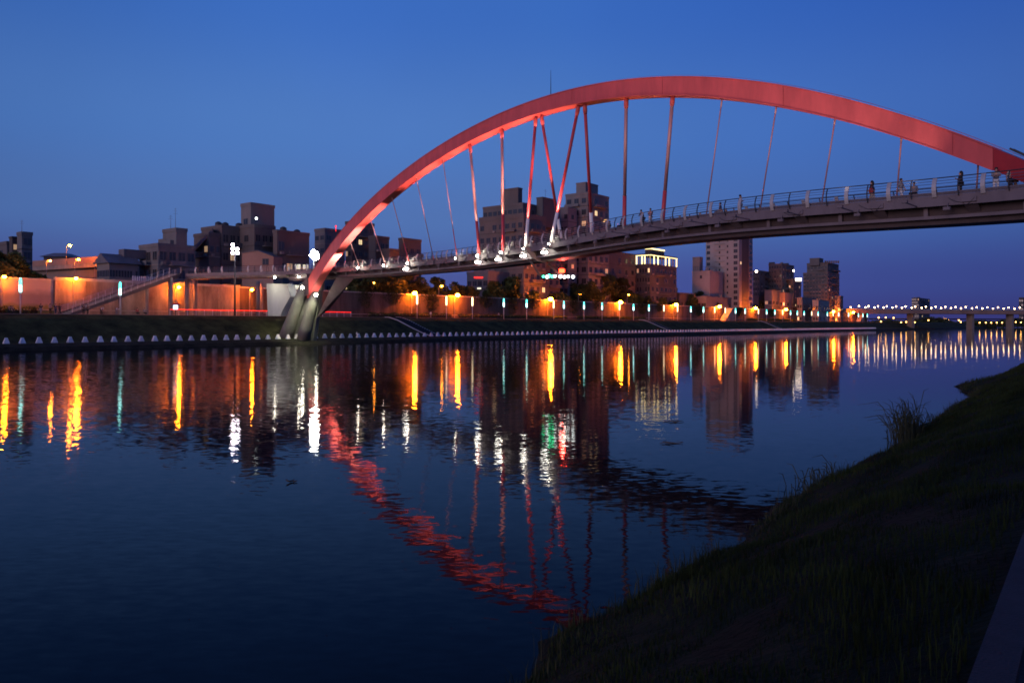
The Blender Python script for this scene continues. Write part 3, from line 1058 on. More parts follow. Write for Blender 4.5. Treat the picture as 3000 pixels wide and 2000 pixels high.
bank_stair(303, 308, 'distant flight of steps down the grass bank')

# ================================================================== bollards
m_ = MB()
m_.sweep([[(x * w, y * w, z) for x, y in ((-1, -.8), (1, -.8), (1, .8), (-1, .8))] for z, w in ((0, .36), (.10, .36), (.62, .20), (.76, .17), (.82, .12))])
bm_ = m_.mesh('bollard', M['bollard'])
nb = 0
for i in range(230):
    t = -6 + i * 2.05 + random.uniform(-.07, .07)
    q = B(t, 4.0)
    if CX + FPX * q.x / q.y < 4:
        continue
    o = link('bollard', bm_, None, B(t, 4.0 + random.uniform(-.04, .04), 1.01), BANK_YAW + random.uniform(-.08, .08), random.uniform(.94, 1.05))
    tag(o, 'white tapered bollard by the far waterline, %s from the left' % ordinal(nb) if nb < 90 else 'tiny white bollard at the distant right end of the waterline row', 'bollard', 'white bollards along the far waterline')
    nb += 1

# ================================================================== column lamps on the promenade edge
def column_proto(kind):
    o = thing('column_lamp', '', 'lamp')
    m_ = MB()
    m_.tube([(0, 0, -.3), (0, 0, 3.05)], .10, 8)
    link('pole', m_.mesh('pole', M['pole'], smooth=True), o)
    m_ = MB()
    m_.sweep([[(x * w, y * w, z) for x, y in ((-1, -1), (1, -1), (1, 1), (-1, 1))] for z, w in ((2.95, .10), (3.15, .17), (3.3, .18))])
    link('collar', m_.mesh('collar', M['pole']), o)
    m_ = MB()
    m_.tube([(0, 0, 3.3), (0, 0, 3.5), (0, 0, 5.1), (0, 0, 5.35), (0, 0, 5.48)], [.16, .19, .19, .15, .05], 8)
    t = link('light_tube', m_.mesh('light_tube', M['warmtube'] if kind else M['teal'], smooth=True), o)
    if not kind:
        m_ = MB()
        m_.tube([(0, 0, 3.32), (0, 0, 4.4)], [.193, .196], 8)
        link('bright_core', m_.mesh('bright_core', M['teal_core'], smooth=True), t)
    return o
cols = [(60, 0), (352, 0), (1222, 1), (1308, 1), (1384, 1), (1476, 0), (1543, 0), (1622, 1), (1652, 0), (1711, 0), (1764, 0), (1815, 1), (1856, 0), (1901, 0),
        (1945, 1), (1985, 1), (2024, 0), (2061, 0), (2094, 1), (2125, 1), (2155, 0), (2183, 0), (2222, 1), (2246, 0), (2270, 0), (2293, 1), (2316, 0), (2336, 0),
        (2356, 0), (2378, 1), (2397, 0), (2424, 0), (2441, 1), (2457, 0), (2486, 0), (2515, 0), (2528, 0), (2541, 0)]
protos = {}
for i, (px, kd) in enumerate(cols):
    n0 = 16.8 if px < 400 else 14.6
    if kd not in protos:
        protos[kd] = column_proto(kd)
        o = protos[kd]
    else:
        o = copy_tree(protos[kd])
    o.location = B(bank_t(px, n0), n0, PROM_Z if px < 400 else 4.95)
    o['label'] = ('warm white' if kd else 'teal') + ' glowing column lamp, %s from the left along the far promenade' % ordinal(i)
    o['group'] = 'column lamps along the far promenade'

# ================================================================== orange lamps on the flood wall and the street behind
def street_lamp(pos, base_z, mtl, r, arm, label, group, cat='street lamp', name='street_lamp', armdir=None):
    p = Vector(pos)
    ad = armdir or Vector((-BN.x, -BN.y, 0))
    foot = Vector((p.x, p.y, base_z)) - ad * arm
    o = thing(name, label, cat, foot, group)
    m_ = MB()
    topz = p.z + .25
    m_.tube([foot, Vector((foot.x, foot.y, topz - .7)), Vector((foot.x, foot.y, topz)) + ad * arm * .3, p + Vector((0, 0, .3))], [.09, .07, .055, .05], 6)
    m_.build('pole', M['pole'], o, True)
    m_ = MB()
    m_.obox((p.x, p.y), (ad.x, ad.y), (-ad.y, ad.x), p.z + .16, p.z + .32, -.35, .35, -.2, .2)
    m_.build('lamp_head', M['dark_metal'], o)
    m_ = MB()
    m_.ball(p, r, 8, 6, .75)
    m_.build('lens', mtl, o, True)
    return o
wl_ = [13, 223, 960, 1215, 1341, 1613, 1818, 1981, 2108, 2214, 2303, 2378, 2442, 2500]
for i, px in enumerate(wl_):
    n0 = WALL_N - 1.6
    t = bank_t(px, n0)
    if px in (960,):
        continue
    street_lamp(B(t, n0, WALL_TOP + .35 if px != 13 else WALL_TOP + .1), PROM_Z, M['sodium'] if px < 1500 else M['sodium_far'], .27 if px < 400 else (.56 if px < 1500 else .74), 1.1,
                'glowing orange sodium lamp over the flood wall, %s from the left' % ordinal(i if i < 2 else i - 1), 'sodium lamps along the flood wall')
for px, n0, lab in ((524, 30.3, 'orange lamp under the approach deck beside the round columns'), (738, 28.8, 'orange lamp under the approach deck left of the pale pier'),
                    (905, 29.6, 'orange lamp behind the arch leg at the flood wall')):
    t = bank_t(px, n0)
    street_lamp(B(t, n0, WALL_TOP - .5), PROM_Z, M['sodium'], .28, .8, lab, 'lamps under the approach deck')
# street lamps behind the wall: (px, py, extra depth, material, label)
for px, py, dn, mt, lab in ((1095, 828, 7, 'sodium_small', 'yellow street lamp by the tree right of the arch leg'), (1294, 838, 9, 'sodium_small', 'orange street lamp on a bent arm behind the flood wall'),
        (1536, 852, 10, 'sodium_small', 'small street lamp in front of the balcony house'), (1582, 862, 9, 'sodium_small', 'lowest small street lamp left of the red navigation light'),
        (1700, 860, 11, 'sodium_small', 'orange street lamp among dark trees right of the navigation lights'), (1842, 863, 11, 'sodium_small', 'orange street lamp below the building with the lit crown'),
        (2070, 884, 12, 'nav_white', 'greenish white street lamp left of the pale tower'), (2163, 889, 13, 'sodium_small', 'street lamp at the foot of the pale tower'),
        (2232, 892, 13, 'sodium_small', 'street lamp just right of the pale tower'), (2297, 895, 13, 'sodium_small', 'street lamp below the dark slab block'),
        (2357, 899, 13, 'sodium_small', 'street lamp left of the farthest dark tower'), (2412, 900, 14, 'sodium_small', 'street lamp at the foot of the farthest dark tower')):
    n0 = WALL_N + dn
    t = bank_t(px, n0)
    g = B(t, n0)
    z = CAM_Z + (HORY - py) / FPX * g.y
    street_lamp((g.x, g.y, z), PROM_Z, M[mt], .32, 1.2, lab, 'street lamps behind the flood wall', armdir=Vector((BD.x, BD.y, 0)))

# expressway at far left, with its lamps
ew = thing('elevated_expressway', 'elevated concrete expressway lit orange behind the flood wall', 'expressway', P(195, 900, 225))
ea, eb = P(30, 770, 238), P(330, 770, 212)
ux = (eb - ea).normalized(); ux.z = 0
uy = Vector((-ux.y, ux.x, 0))
L = (eb - ea).length
m_ = MB(); m_.obox(ea, ux, uy, 19.4, 20.6, -20, L, 0, 14); m_.build('deck', M['concrete'], ew)
m_ = MB(); m_.obox(ea, ux, uy, 20.603, 22.3, -20, L, -.1, .25); m_.build('parapet', M['b_pink'], ew)
m_ = MB(); m_.obox(ea, ux, uy, 16.6, 19.397, -20, L, 2.0, 9); m_.build('girder', M['b_tan'], ew)
for q in (.1, .55, .95):
    m_ = MB(); m_.obox(ea + ux * (L * q), ux, uy, PROM_Z, 16.6, -1, 1, 4, 7); m_.build('pier', M['concrete'], ew)
for px, py, D, lab, r in ((205, 719, 222, 'tall street lamp standing on the elevated expressway', .34), (147, 764, 214, 'left wall lamp below the expressway parapet', .28), (230, 760, 212, 'right wall lamp in front of the expressway parapet', .32), (289, 767, 205, 'small lamp at the gabled building beside the expressway', .16)):
    p = P(px, py, D)
    street_lamp(p, PROM_Z if py > 740 else 20.6, M['sodium'] if r > .2 else M['sodium_small'], r, 1.0, lab, 'expressway lamps', armdir=Vector((1, 0, 0)))

# floodlight masts
def mast(px, D, n_lamps, mtl, label, base=PROM_Z, r=.27):
    p0 = P(px, 900, D)
    o = thing('floodlight_mast', label, 'floodlight mast', (p0.x, p0.y, base))
    ztop = max(P(px, y, D).z for x, y in n_lamps)
    m_ = MB(); m_.tube([(p0.x, p0.y, base), (p0.x, p0.y, ztop + .2)], [.2, .1], 8); m_.build('pole', M['dark_metal'], o, True)
    for x, y in n_lamps:
        p = P(x, y, D - .5)
        m_ = MB(); m_.ball(p, r, 10, 6); lz = m_.build('lamp', mtl, o, True)
        m_ = MB(); m_.tube([p + Vector((0, .05, 0)), p + Vector((0, .42, .05))], [r * 1.08, r * .5], 10); m_.build('reflector', M['dark_metal'], lz, True)
        m_ = MB(); m_.bar(p + Vector((0, .4, 0)), (p0.x, p0.y, p.z), .08); m_.build('bracket_arm', M['dark_metal'], lz)
mast(688, 141, [(682, 717), (682, 729), (695, 730), (682, 741), (696, 741)], M['mast_lamp'], 'slender mast with five pinkish white floodlights before the brown apartments')
mast(919, 150, [(914, 748), (926, 742), (928, 752), (918, 739), (922, 755)], M['glare'], 'mast with a dazzling cluster of white floodlights beside the arch', r=.46)
spot('mast_beam', P(922, 745, 149) + Vector((-1.2, -1.0, 0)), P(905, 700, 146) + Vector((0, 0, 4)), 0.01, WHITE, 60, .9, parent=None) if False else None

# red lit barrier along the promenade edge
def red_fence(px0, px1, label, n0=16.9):
    t0, t1 = bank_t(px0, n0), bank_t(px1, n0)
    o = thing('red_lit_barrier', label, 'barrier', B(t0, n0, PROM_Z), 'red lit barriers')
    N = max(2, int((t1 - t0) / 1.6))
    for i in range(N + 1):
        m_ = MB()
        p = B(t0 + (t1 - t0) * i / N, n0)
        m_.bar((p.x, p.y, PROM_Z), (p.x, p.y, PROM_Z + 1.02), .07)
        m_.build('post', M['bollard'], o)
    for z in (.3, .6):
        m_ = MB(); m_.tube([B(t0, n0, PROM_Z + z), B(t1, n0, PROM_Z + z)], .02, 5); m_.build('rail', M['pole'], o)
    m_ = MB(); m_.tube([B(t0, n0, PROM_Z + 1.05), B(t1, n0, PROM_Z + 1.05)], .055, 6); m_.build('light_rail', M['redtube'], o)
red_fence(498, 822, 'long barrier topped by a glowing red line under the approach deck')
red_fence(945, 1028, 'short barrier topped by a glowing red line right of the arch leg')
# kiosk with a lit screen
c = B(bank_t(515, 17.6), 17.6, PROM_Z)
ko = thing('screen_kiosk', 'small kiosk with a bright screen and red roof under the stair', 'kiosk', c)
m_ = MB(); m_.bar(c, c + Vector((0, 0, 1.0)), .14); m_.build('post', M['dark_metal'], ko)
m_ = MB(); m_.box(c.x - .52, c.x + .52, c.y - .1, c.y + .16, c.z + .95, c.z + 1.95); m_.build('cabinet', M['dark_metal'], ko)
m_ = MB(); m_.box(c.x - .40, c.x + .40, c.y - .125, c.y - .102, c.z + 1.10, c.z + 1.82); m_.build('screen', M['screen'], ko)
m_ = MB(); m_.hexa([(c.x - .7, c.y - .35, c.z + 1.96), (c.x + .7, c.y - .35, c.z + 1.96), (c.x + .7, c.y + .35, c.z + 1.96), (c.x - .7, c.y + .35, c.z + 1.96)],
                   [(c.x - .5, c.y - .1, c.z + 2.2), (c.x + .5, c.y - .1, c.z + 2.2), (c.x + .5, c.y + .1, c.z + 2.2), (c.x - .5, c.y + .1, c.z + 2.2)]); m_.build('roof', M['rod_red'], ko)

# ================================================================== buildings
_win = {}
def win_mesh(w, h, style):
    key = (round(w, 1), round(h, 1), style)
    if key not in _win:
        w, h = key[0], key[1]
        m_ = MB()
        f = .09
        for x0, x1, z0, z1 in ((-w / 2, w / 2, 0, f), (-w / 2, w / 2, h - f, h), (-w / 2, -w / 2 + f, f, h - f), (w / 2 - f, w / 2, f, h - f)):
            m_.box(x0, x1, -.10, .02, z0, z1)
        if w > 1.2:
            m_.box(-.04, .04, -.09, .02, f, h - f)
        fr = m_.mesh('window', M['frame'] if style != 'dark' else M['frame_dark'])
        m_ = MB()
        m_.box(-w / 2 + f, w / 2 - f, -.045, -.005, f, h - f)
        pn = m_.mesh('pane', {'warm': M['win_warm'], 'white': M['win_white'], 'dim': M['win_dim']}.get(style, M['glass']))
        _win[key] = (fr, pn)
    return _win[key]
def window(root, p, normal, w, h, style='glass'):
    fr, pn = win_mesh(w, h, style)
    ang = math.atan2(normal.y, normal.x) + math.pi / 2
    o = link('window', fr, root, Vector(p) - root_loc(root), ang)
    link('pane', pn, o)
NL, NR = Vector((-BD.x, -BD.y)), Vector((-BN.x, -BN.y))       # outward normals of the two faces one sees

def wall_depth(px):
    return B(bank_t(px, WALL_N), WALL_N).y
BK = 1.0
def PB(px, py, D): return P(px, py, D * BK)
def block(root, xc, x0, x1, ytop, D, mtl, zbot=4.9, rows=0, cl=0, cr=0, wsz=(1.3, 1.4), lit=(), band=True, pent=.8, sill=1.0, dark=False, name='wall', top_row=0, skip=.08):
    """box with its near corner at pixel column xc; left face to x0, river face to x1. lit: {(face,row,col): style}"""
    C = PB(xc, ytop, D)
    if zbot > 10: zbot = CAM_Z + (zbot - CAM_Z) * BK
    wsz = (wsz[0] * BK, wsz[1] * BK)
    u0, u1 = (x0 - CX) / FPX, (x1 - CX) / FPX
    a = (C.x - u0 * C.y) / (-BN.x + BN.y * u0)
    b2 = (u1 * C.y - C.x) / (BD.x - BD.y * u1)
    cc = Vector((C.x, C.y))
    m_ = MB()
    m_.obox(cc, BN, BD, zbot, C.z, 0, a, 0, b2)
    w = m_.build(name, mtl, root)
    if pent:
        m_ = MB()
        m_.obox(cc, BN, BD, C.z + .002, C.z + pent, -.12, a + .1, -.12, b2 + .1)
        m_.build('parapet', mtl, root)
    H = C.z - zbot
    if pent and a > 6 and b2 > 6 and H > 8:
        for _ in range(3):
            q = cc + BN * random.uniform(1.5, a - 2) + BD * random.uniform(1.5, b2 - 2)
            hh = random.uniform(1.6, 2.6)
            m_ = MB()
            if random.random() < .5:
                m_.tube([(q.x, q.y, C.z), (q.x, q.y, C.z + hh), (q.x, q.y, C.z + hh + .3)], [.9, .9, .3], 10)
                m_.build('water_tank', M['b_band'], root)
            else:
                m_.obox(q, BN, BD, C.z, C.z + hh, 0, random.uniform(1.5, 3.5), 0, random.uniform(1.5, 3))
                m_.build('roof_shed', mtl, root)
    if rows:
        fh = H / rows
        lit = dict(lit)
        for r in range(top_row, rows):
            z = C.z - fh * (r + 1)
            if band:
                m_ = MB()
                m_.obox(cc, BN, BD, z - .10, z + .12, -.11, a, -.11, b2)
                m_.build('floor_band', M['b_band'] if not dark else M['b_dark'], root)
            for face, ncol, ln in (('L', cl, a), ('R', cr, b2)):
                if ncol >= 3 and r % 2 == 0 and fh > 2.4:
                    k0 = (r * 3 + ncol) % (ncol - 1)
                    f0, f1 = k0 / ncol * ln + .2, (k0 + 2) / ncol * ln - .2
                    dv, nv = (BN, NL) if face == 'L' else (BD, NR)
                    m2 = MB()
                    m2.obox(cc, dv, nv, z - .09, z + .1, f0, f1, .13, 1.25)
                    m2.build('balcony_slab', M['b_band'] if not dark else M['b_grey'], root)
                    m2 = MB()
                    m2.obox(cc, dv, nv, z + .103, z + 1.0, f0, f1, 1.13, 1.22)
                    m2.build('balcony_rail', mtl, root)
                for k in range(ncol):
                    st_ = lit.get((face, r, k), None)
                    if st_ is None and random.random() < skip: continue
                    q = (k + .5) / ncol * ln
                    if face == 'L':
                        p = cc + BN * q + NL * .015
                        nrm = NL
                    else:
                        p = cc + BD * q + NR * .015
                        nrm = NR
                    ww = min(wsz[0], ln / ncol * .78)
                    if st_ is None and random.random() < .045:
                        st_ = random.choice(('dim', 'dim', 'warm'))
                    window(root, (p.x, p.y, z + min(sill, fh * .3)), nrm, ww, min(wsz[1], fh * .6), st_ or ('dark' if dark else 'glass'))
                    if random.random() < .28:
                        aw = .42 * BK
                        m2 = MB()
                        m2.obox(p, (-nrm.y, nrm.x), nrm, z + .12 * BK, z + .62 * BK, -aw, aw, .03, .5 * BK)
                        m2.build('air_conditioner', M['b_band'], root)
    return cc, a, b2, C.z
def antenna(root, p, h):
    m_ = MB()
    p = Vector(p)
    m_.tube([p - Vector((0, 0, .2)), p + Vector((0, 0, h))], [.06, .02], 5)
    for q, w in ((.75, .5), (.86, .35), (.95, .25)):
        m_.bar(p + Vector((-w, 0, h * q)), p + Vector((w, 0, h * q)), .035)
    m_.build('antenna', M['dark_metal'], root)
def bldg(label, px, D, cat='building', name='apartment_building'):
    global BK
    BK = max(1.0, (wall_depth(px) + 22) / D)
    D = D * BK
    return thing(name, label, cat, P(px, HORY, D) * Vector((1, 1, 0)) if False else (P(px, HORY, D).x, D, PROM_Z))

# far left
b = bldg('dark block with a stair tower at the far left edge', 60, 185)
block(b, 20, -90, 56, 716, 185, M['b_brown'], rows=5, cl=4, cr=2)
block(b, 64, 50, 95, 688, 182, M['b_grey'], rows=6, cl=0, cr=1, wsz=(2.2, 1.6), dark=True)
block(b, 36, 27, 52, 697, 184, M['b_dark'], rows=5, cr=1, lit={('R', 0, 0): 'dim'}, pent=.4)
antenna(b, PB(64, 688, 183), 3.5)
b = bldg('hip roofed hut silhouette rising behind the expressway', 160, 260, name='low_house')
c0, c1 = PB(128, 752, 262), PB(192, 752, 262)
m_ = MB(); m_.box(c0.x, c1.x, 262, 272, 5, c0.z); m_.build('wall', M['b_dark'], b)
m_ = MB(); m_.hexa([(c0.x - 1, 261, c0.z), (c1.x + 1, 261, c0.z), (c1.x + 1, 273, c0.z), (c0.x - 1, 273, c0.z)], [(c0.x + 1.5, 265, c0.z + 1.5), (c1.x - 1.8, 265, c0.z + 1.5), (c1.x - 1.8, 269, c0.z + 1.5), (c0.x + 1.5, 269, c0.z + 1.5)]); m_.build('roof', M['roof'], b)
# gabled hall beside the expressway
b = bldg('gabled two storey hall with ribbon windows beside the expressway', 330, 168, name='gabled_hall')
cc, a, b2, zt = block(b, 320, 284, 404, 770, 168, M['b_tan'], rows=3, cl=8, cr=10, wsz=(.9, 1.5), band=True, pent=0, dark=True)
m_ = MB()
def bq(x, y, z): return Vector((cc.x + BN.x * x + BD.x * y, cc.y + BN.y * x + BD.y * y, z))
m_.hexa([bq(-.8, -.6, zt), bq(a + .8, -.6, zt), bq(a / 2, -.6, zt + 2.2)], [bq(-.8, b2 + .6, zt), bq(a + .8, b2 + .6, zt), bq(a / 2, b2 + .6, zt + 2.2)])
m_.build('roof', M['roof'], b)
m_ = MB(); m_.obox(cc, BN, BD, zt + 1.5, zt + 3.4, a * .3, a * .75, 4, 9); m_.build('roof_lantern', M['roof'], b)
# low fence with slats on the wall behind the stair
fo = thing('slatted_fence', 'pale slatted fence on the flood wall behind the stair', 'fence', B(bank_t(390, 33), 33, WALL_TOP))
t0, t1 = bank_t(388, 33), bank_t(455, 33)
for t in np.arange(t0, t1, .42):
    m_ = MB(); m_.obox(B(t, 33), BD, BN, WALL_TOP - .2, WALL_TOP + 1.45, 0, .22, 0, .08); m_.build('slat', M['bollard'], fo)
# grey block with a penthouse
b = bldg('grey concrete block with a cubic rooftop stairhouse left of the brown apartments', 460, 172)
block(b, 464, 408, 572, 722, 172, M['b_grey'], rows=4, cl=3, cr=4, wsz=(1.8, 2.0), lit={('R', 0, 1): 'glass'})
block(b, 516, 477, 548, 677, 176, M['b_grey'], zbot=20, rows=1, cl=0, cr=0)
antenna(b, PB(500, 676, 178), 3.6); antenna(b, PB(514, 676, 178), 5.2)
# the brown apartments with the tall tower
b = bldg('stepped brown apartments with a tall water tower block', 720, 172)
block(b, 650, 590, 712, 668, 172, M['b_brown'], rows=5, cl=3, cr=3, wsz=(1.7, 1.7), lit={('L', 0, 1): 'dim'}, dark=True)
block(b, 612, 568, 645, 690, 170, M['b_brown'], rows=4, cl=3, cr=2, wsz=(1.5, 1.5), lit={('L', 0, 0): 'dim', ('L', 2, 1): 'dim', ('R', 3, 0): 'white'})
block(b, 735, 706, 804, 602, 174, M['b_grey'], rows=5, cl=1, cr=1, wsz=(1.6, 1.4), skip=.5, dark=True)
block(b, 745, 700, 806, 665, 172, M['b_brown'], rows=5, cl=1, cr=3, wsz=(1.6, 1.6), dark=True)
block(b, 812, 800, 906, 682, 171, M['b_brown'], rows=4, cl=0, cr=4, wsz=(2.2, 2.0), lit={('R', 1, 2): 'white', ('R', 1, 3): 'white', ('R', 2, 2): 'white', ('R', 3, 0): 'white'}, skip=.35, dark=True)
m_ = MB(); p = PB(751, 640, 171.5); m_.ball(p, .28, 8, 6); m_.build('wall_lamp', M['nav_white'], b, True)
for x, y in ((640, 660), (660, 662), (700, 664), (830, 675), (870, 683)):
    m_ = MB(); p = PB(x, y, 176); m_.tube([p - Vector((0, 0, 1)), p + Vector((0, 0, .6)), p + Vector((0, 0, .9))], [.8, .8, .3], 10); m_.build('water_tank', M['dark_metal'], b, True)
m_ = MB()
q0, q1 = PB(624, 668, 171), PB(570, 720, 169)
m_.hexa([q1 + Vector((0, 0, -1)), q0 + Vector((0, 0, -1)), q0 + Vector((-2, 6, -1)), q1 + Vector((-2, 6, -1))], [q1, q0, q0 + Vector((-2, 6, 0)), q1 + Vector((-2, 6, 0))])
m_.build('sloping_roof', M['roof'], b)
# pinkish gabled shed in front of it
b = bldg('small pinkish gabled house before the brown apartments', 640, 160, name='gabled_house')
g0, g1 = PB(709, 745, 161), PB(801, 752, 161)
yb = g0.y
pts = [Vector((g0.x, yb, PROM_Z)), Vector((g1.x, yb, PROM_Z)), Vector((g1.x, yb, PB(801, 752, 161).z)), Vector((PB(755, 735, 161).x, yb, PB(755, 735, 161).z)), Vector((g0.x, yb, PB(709, 742, 161).z))]
m_ = MB(); m_.hexa(pts, [p + Vector((2, 8, 0)) for p in pts]); m_.build('wall', M['b_pink'], b)
m_ = MB()
for i, j in ((4, 3), (3, 2)):
    o1 = Vector((-.1, -.25, .02)); up = Vector((0, 0, .18))
    m_.hexa([pts[i] + o1, pts[j] + o1, pts[j] + Vector((2, 8.2, .02)), pts[i] + Vector((2, 8.2, .02))], [pts[i] + o1 + up, pts[j] + o1 + up, pts[j] + Vector((2, 8.2, .02)) + up, pts[i] + Vector((2, 8.2, .02)) + up])
m_.build('roof', M['roof'], b)
window(b, PB(778, 776, 160.95), Vector((0, -1)), 1.5, 1.5, 'dark')
# hazy and dark blocks behind the arch leg
b = bldg('pale grey flat topped block directly left of the arch', 970, 215)
block(b, 952, 922, 1010, 676, 215, M['b_grey'], rows=7, cl=2, cr=3, wsz=(1.6, 1.3))
m_ = MB(); p = PB(984, 668, 216); m_.tube([p - Vector((0, 0, 1)), p + Vector((0, 0, .4))], .06, 5); m_.ball(p + Vector((0, 0, .5)), .22, 8, 6); m_.build('beacon', M['redtube'], b, True)
b = bldg('dark stepped slab building seen through the arch foot', 1085, 205)
block(b, 1030, 1012, 1096, 655, 208, M['b_blue'], rows=8, cl=2, cr=4, dark=True)
block(b, 1100, 1080, 1140, 698, 205, M['b_blue'], rows=6, cr=3, dark=True)
block(b, 1142, 1120, 1170, 736, 203, M['b_dark'], rows=4, cr=2, dark=True)
b = bldg('dark windowless cube building between the thin hangers', 1200, 214)
block(b, 1180, 1168, 1234, 704, 214, M['b_blue'], rows=5, cr=3, dark=True)
# apartment cluster right of it
b = bldg('stepped brown apartment block behind the middle hangers', 1500, 235)
block(b, 1532, 1415, 1640, 600, 240, M['b_brown'], rows=10, cl=8, cr=6, wsz=(1.5, 1.5), lit={('L', 1, 3): 'dim', ('L', 2, 4): 'dim', ('L', 3, 4): 'warm', ('L', 3, 5): 'warm', ('R', 2, 2): 'dim', ('R', 3, 1): 'dim', ('R', 1, 2): 'dim', ('L', 2, 1): 'dim'}, dark=True)
block(b, 1518, 1467, 1530, 553, 246, M['b_brown'], zbot=34, rows=1, cl=1, pent=.5, wsz=(2, 2.4), dark=True)
block(b, 1590, 1572, 1626, 580, 244, M['b_blue'], zbot=34, pent=.4)
block(b, 1534, 1404, 1600, 638, 230, M['b_brown'], rows=8, cl=7, cr=4, wsz=(1.5, 1.6), lit={('L', 6, 3): 'white', ('L', 6, 2): 'white', ('R', 3, 1): 'dim'}, dark=True, pent=1.6)
antenna(b, PB(1480, 552, 246), 3); antenna(b, PB(1598, 580, 245), 3)
b = bldg('tall brown tower with rooftop stairhouse right of the crossing hangers', 1720, 240)
block(b, 1722, 1657, 1784, 568, 240, M['b_grey'], rows=11, cl=3, cr=4, wsz=(1.6, 1.6), lit={('R', 1, 0): 'warm', ('R', 1, 1): 'warm'}, dark=True)
block(b, 1716, 1688, 1752, 536, 243, M['b_grey'], zbot=40, rows=1, cl=1, cr=1, wsz=(1.6, 1.8), pent=.4, dark=True)
block(b, 1664, 1640, 1690, 612, 236, M['b_grey'], rows=9, cl=2, cr=1, wsz=(1.4, 1.4), dark=True)
# low houses under the deck, lit by the street
b = bldg('low dark house with a red shop sign behind the flood wall', 1420, 225, name='low_house')
block(b, 1430, 1368, 1500, 800, 225, M['b_grey'], rows=3, cl=4, cr=4, wsz=(1.8, 1.5), dark=True)
m_ = MB(); p = PB(1390, 815, 219); m_.box(p.x - .1, p.x + 2.6, p.y, p.y + .25, p.z, p.z + .45); m_.build('shop_sign', M['redtube'], b)
m_ = MB(); p = PB(1398, 847, 217); m_.box(p.x, p.x + 1.2, p.y, p.y + .2, p.z, p.z + .5); m_.build('lit_sign', M['win_white'], b)
b = bldg('orange lit house with long balconies behind the flood wall', 1600, 228, name='balcony_house')
cc, a, b2, zt = block(b, 1540, 1508, 1682, 782, 228, M['b_tan'], rows=4, cl=2, cr=5, wsz=(1.8, 1.7), lit={('R', 1, 0): 'dim', ('R', 0, 0): 'warm'})
for z in np.linspace(zt - 10.5, zt - 2.4, 3):
    m_ = MB(); m_.obox(cc, BD, BN, z, z + 1.0, 1, b2 - 1, -1.3, -1.18); m_.build('balcony_rail', M['b_pink'], b)
    m_ = MB(); m_.obox(cc, BD, BN, z - .15, z - .003, 1, b2 - 1, -1.3, -.12); m_.build('balcony_slab', M['b_band'], b)
b = bldg('brown apartment block with four lit windows below the deck', 1770, 236)
block(b, 1700, 1680, 1862, 728, 236, M['b_brown'], rows=6, cl=2, cr=8, wsz=(1.6, 1.6), lit={('R', 1, 2): 'warm', ('R', 1, 3): 'warm', ('R', 2, 1): 'warm', ('R', 2, 2): 'warm', ('R', 4, 6): 'dim'}, dark=True)
# building with a lit roof crown
b = bldg('mid rise building with a yellow lit roof crown', 1920, 285)
cc, a, b2, zt = block(b, 1905, 1857, 1982, 778, 285, M['b_blue'], rows=6, cl=6, cr=6, wsz=(1.8, 1.6), dark=True)
m_ = MB(); m_.obox(cc, BN, BD, zt + 4.6, zt + 5.1, -.3, a + .2, -.3, b2 + .2); m_.build('crown_roof', M['b_dark'], b)
for face, ln, n_ in (('L', a, 6), ('R', b2, 7)):
    for k in range(n_ + 1):
        q = ln * k / n_
        p = cc + (BN if face == 'L' else BD) * q
        m_ = MB(); m_.obox(p, BN, BD, zt + .81, zt + 4.6 - (k % 2) * .0, -.18, .18, -.18, .18)
        m_.build('crown_column', M['crown_light'] if (k + (face == 'R')) % 3 != 1 else M['b_band'], b)
m_ = MB(); m_.obox(cc, BN, BD, zt + 4.35, zt + 4.595, -.34, a + .2, -.34, -.22); m_.obox(cc, BN, BD, zt + 4.35, zt + 4.595, -.34, -.22, -.2, b2 + .2); m_.build('crown_light_strip', M['crown_light'], b)
m_ = MB(); m_.obox(cc, BN, BD, zt + 5.103, zt + 7.2, 1, a * .45, 2, b2 * .6); m_.build('stairhouse', M['b_dark'], b)
m_ = MB(); m_.obox(cc, BN, BD, zt + 7.21, zt + 7.7, .7, a * .45, 1.7, b2 * .6); m_.build('stairhouse_light', M['crown_light'], b)
b = bldg('low flat roofed shop below the lit crown building', 1950, 262, name='low_shop')
block(b, 1900, 1870, 1985, 842, 262, M['b_tan'], rows=2, cl=2, cr=5, wsz=(2.0, 1.6), lit={('R', 1, 4): 'warm'})
b = bldg('small shop with a warm lit corner left of the pale tower', 2010, 300, name='low_shop')
block(b, 1990, 1968, 2036, 862, 300, M['b_dark'], rows=2, cl=2, cr=3, lit={('R', 0, 1): 'warm', ('R', 0, 2): 'warm'})
# the pale tower
b = bldg('tall pale residential tower with dark bands in place of recesses', 2130, 300)
cc, a, b2, zt = block(b, 2165, 2068, 2205, 660, 300, M['b_pale'], rows=15, cl=0, cr=0, band=False)
for r in range(15):
    z = zt - (r + 1) * 2.9 + 1.0
    if z < 6: break
    for q, w, h in ((.10, 2.0, 1.8), (.92, 1.8, 1.6)):
        p = cc + BN * (a * q) + NL * .015
        window(b, (p.x, p.y, z), NL, w, h, 'dark')
    for q in (.34, .58):
        p = cc + BN * (a * q) + NL * .015
        window(b, (p.x, p.y, z), NL, .8, 1.2, 'dark')
    m_ = MB(); m_.obox(cc, BN, BD, z + 1.75, z + 1.9, a * .42, a * .72, -.5, -.02); m_.build('balcony_slab', M['b_grey'], b)
    for q in (.86,):
        p = cc + BD * (b2 * q) + NR * .015
        window(b, (p.x, p.y, z), NR, min(3.5, b2 * .2), 1.7, 'dark')
    if r in (6,):
        p = cc + BD * (b2 * .12) + NR * .02
        window(b, (p.x, p.y, z), NR, 1.8, 1.6, 'warm')
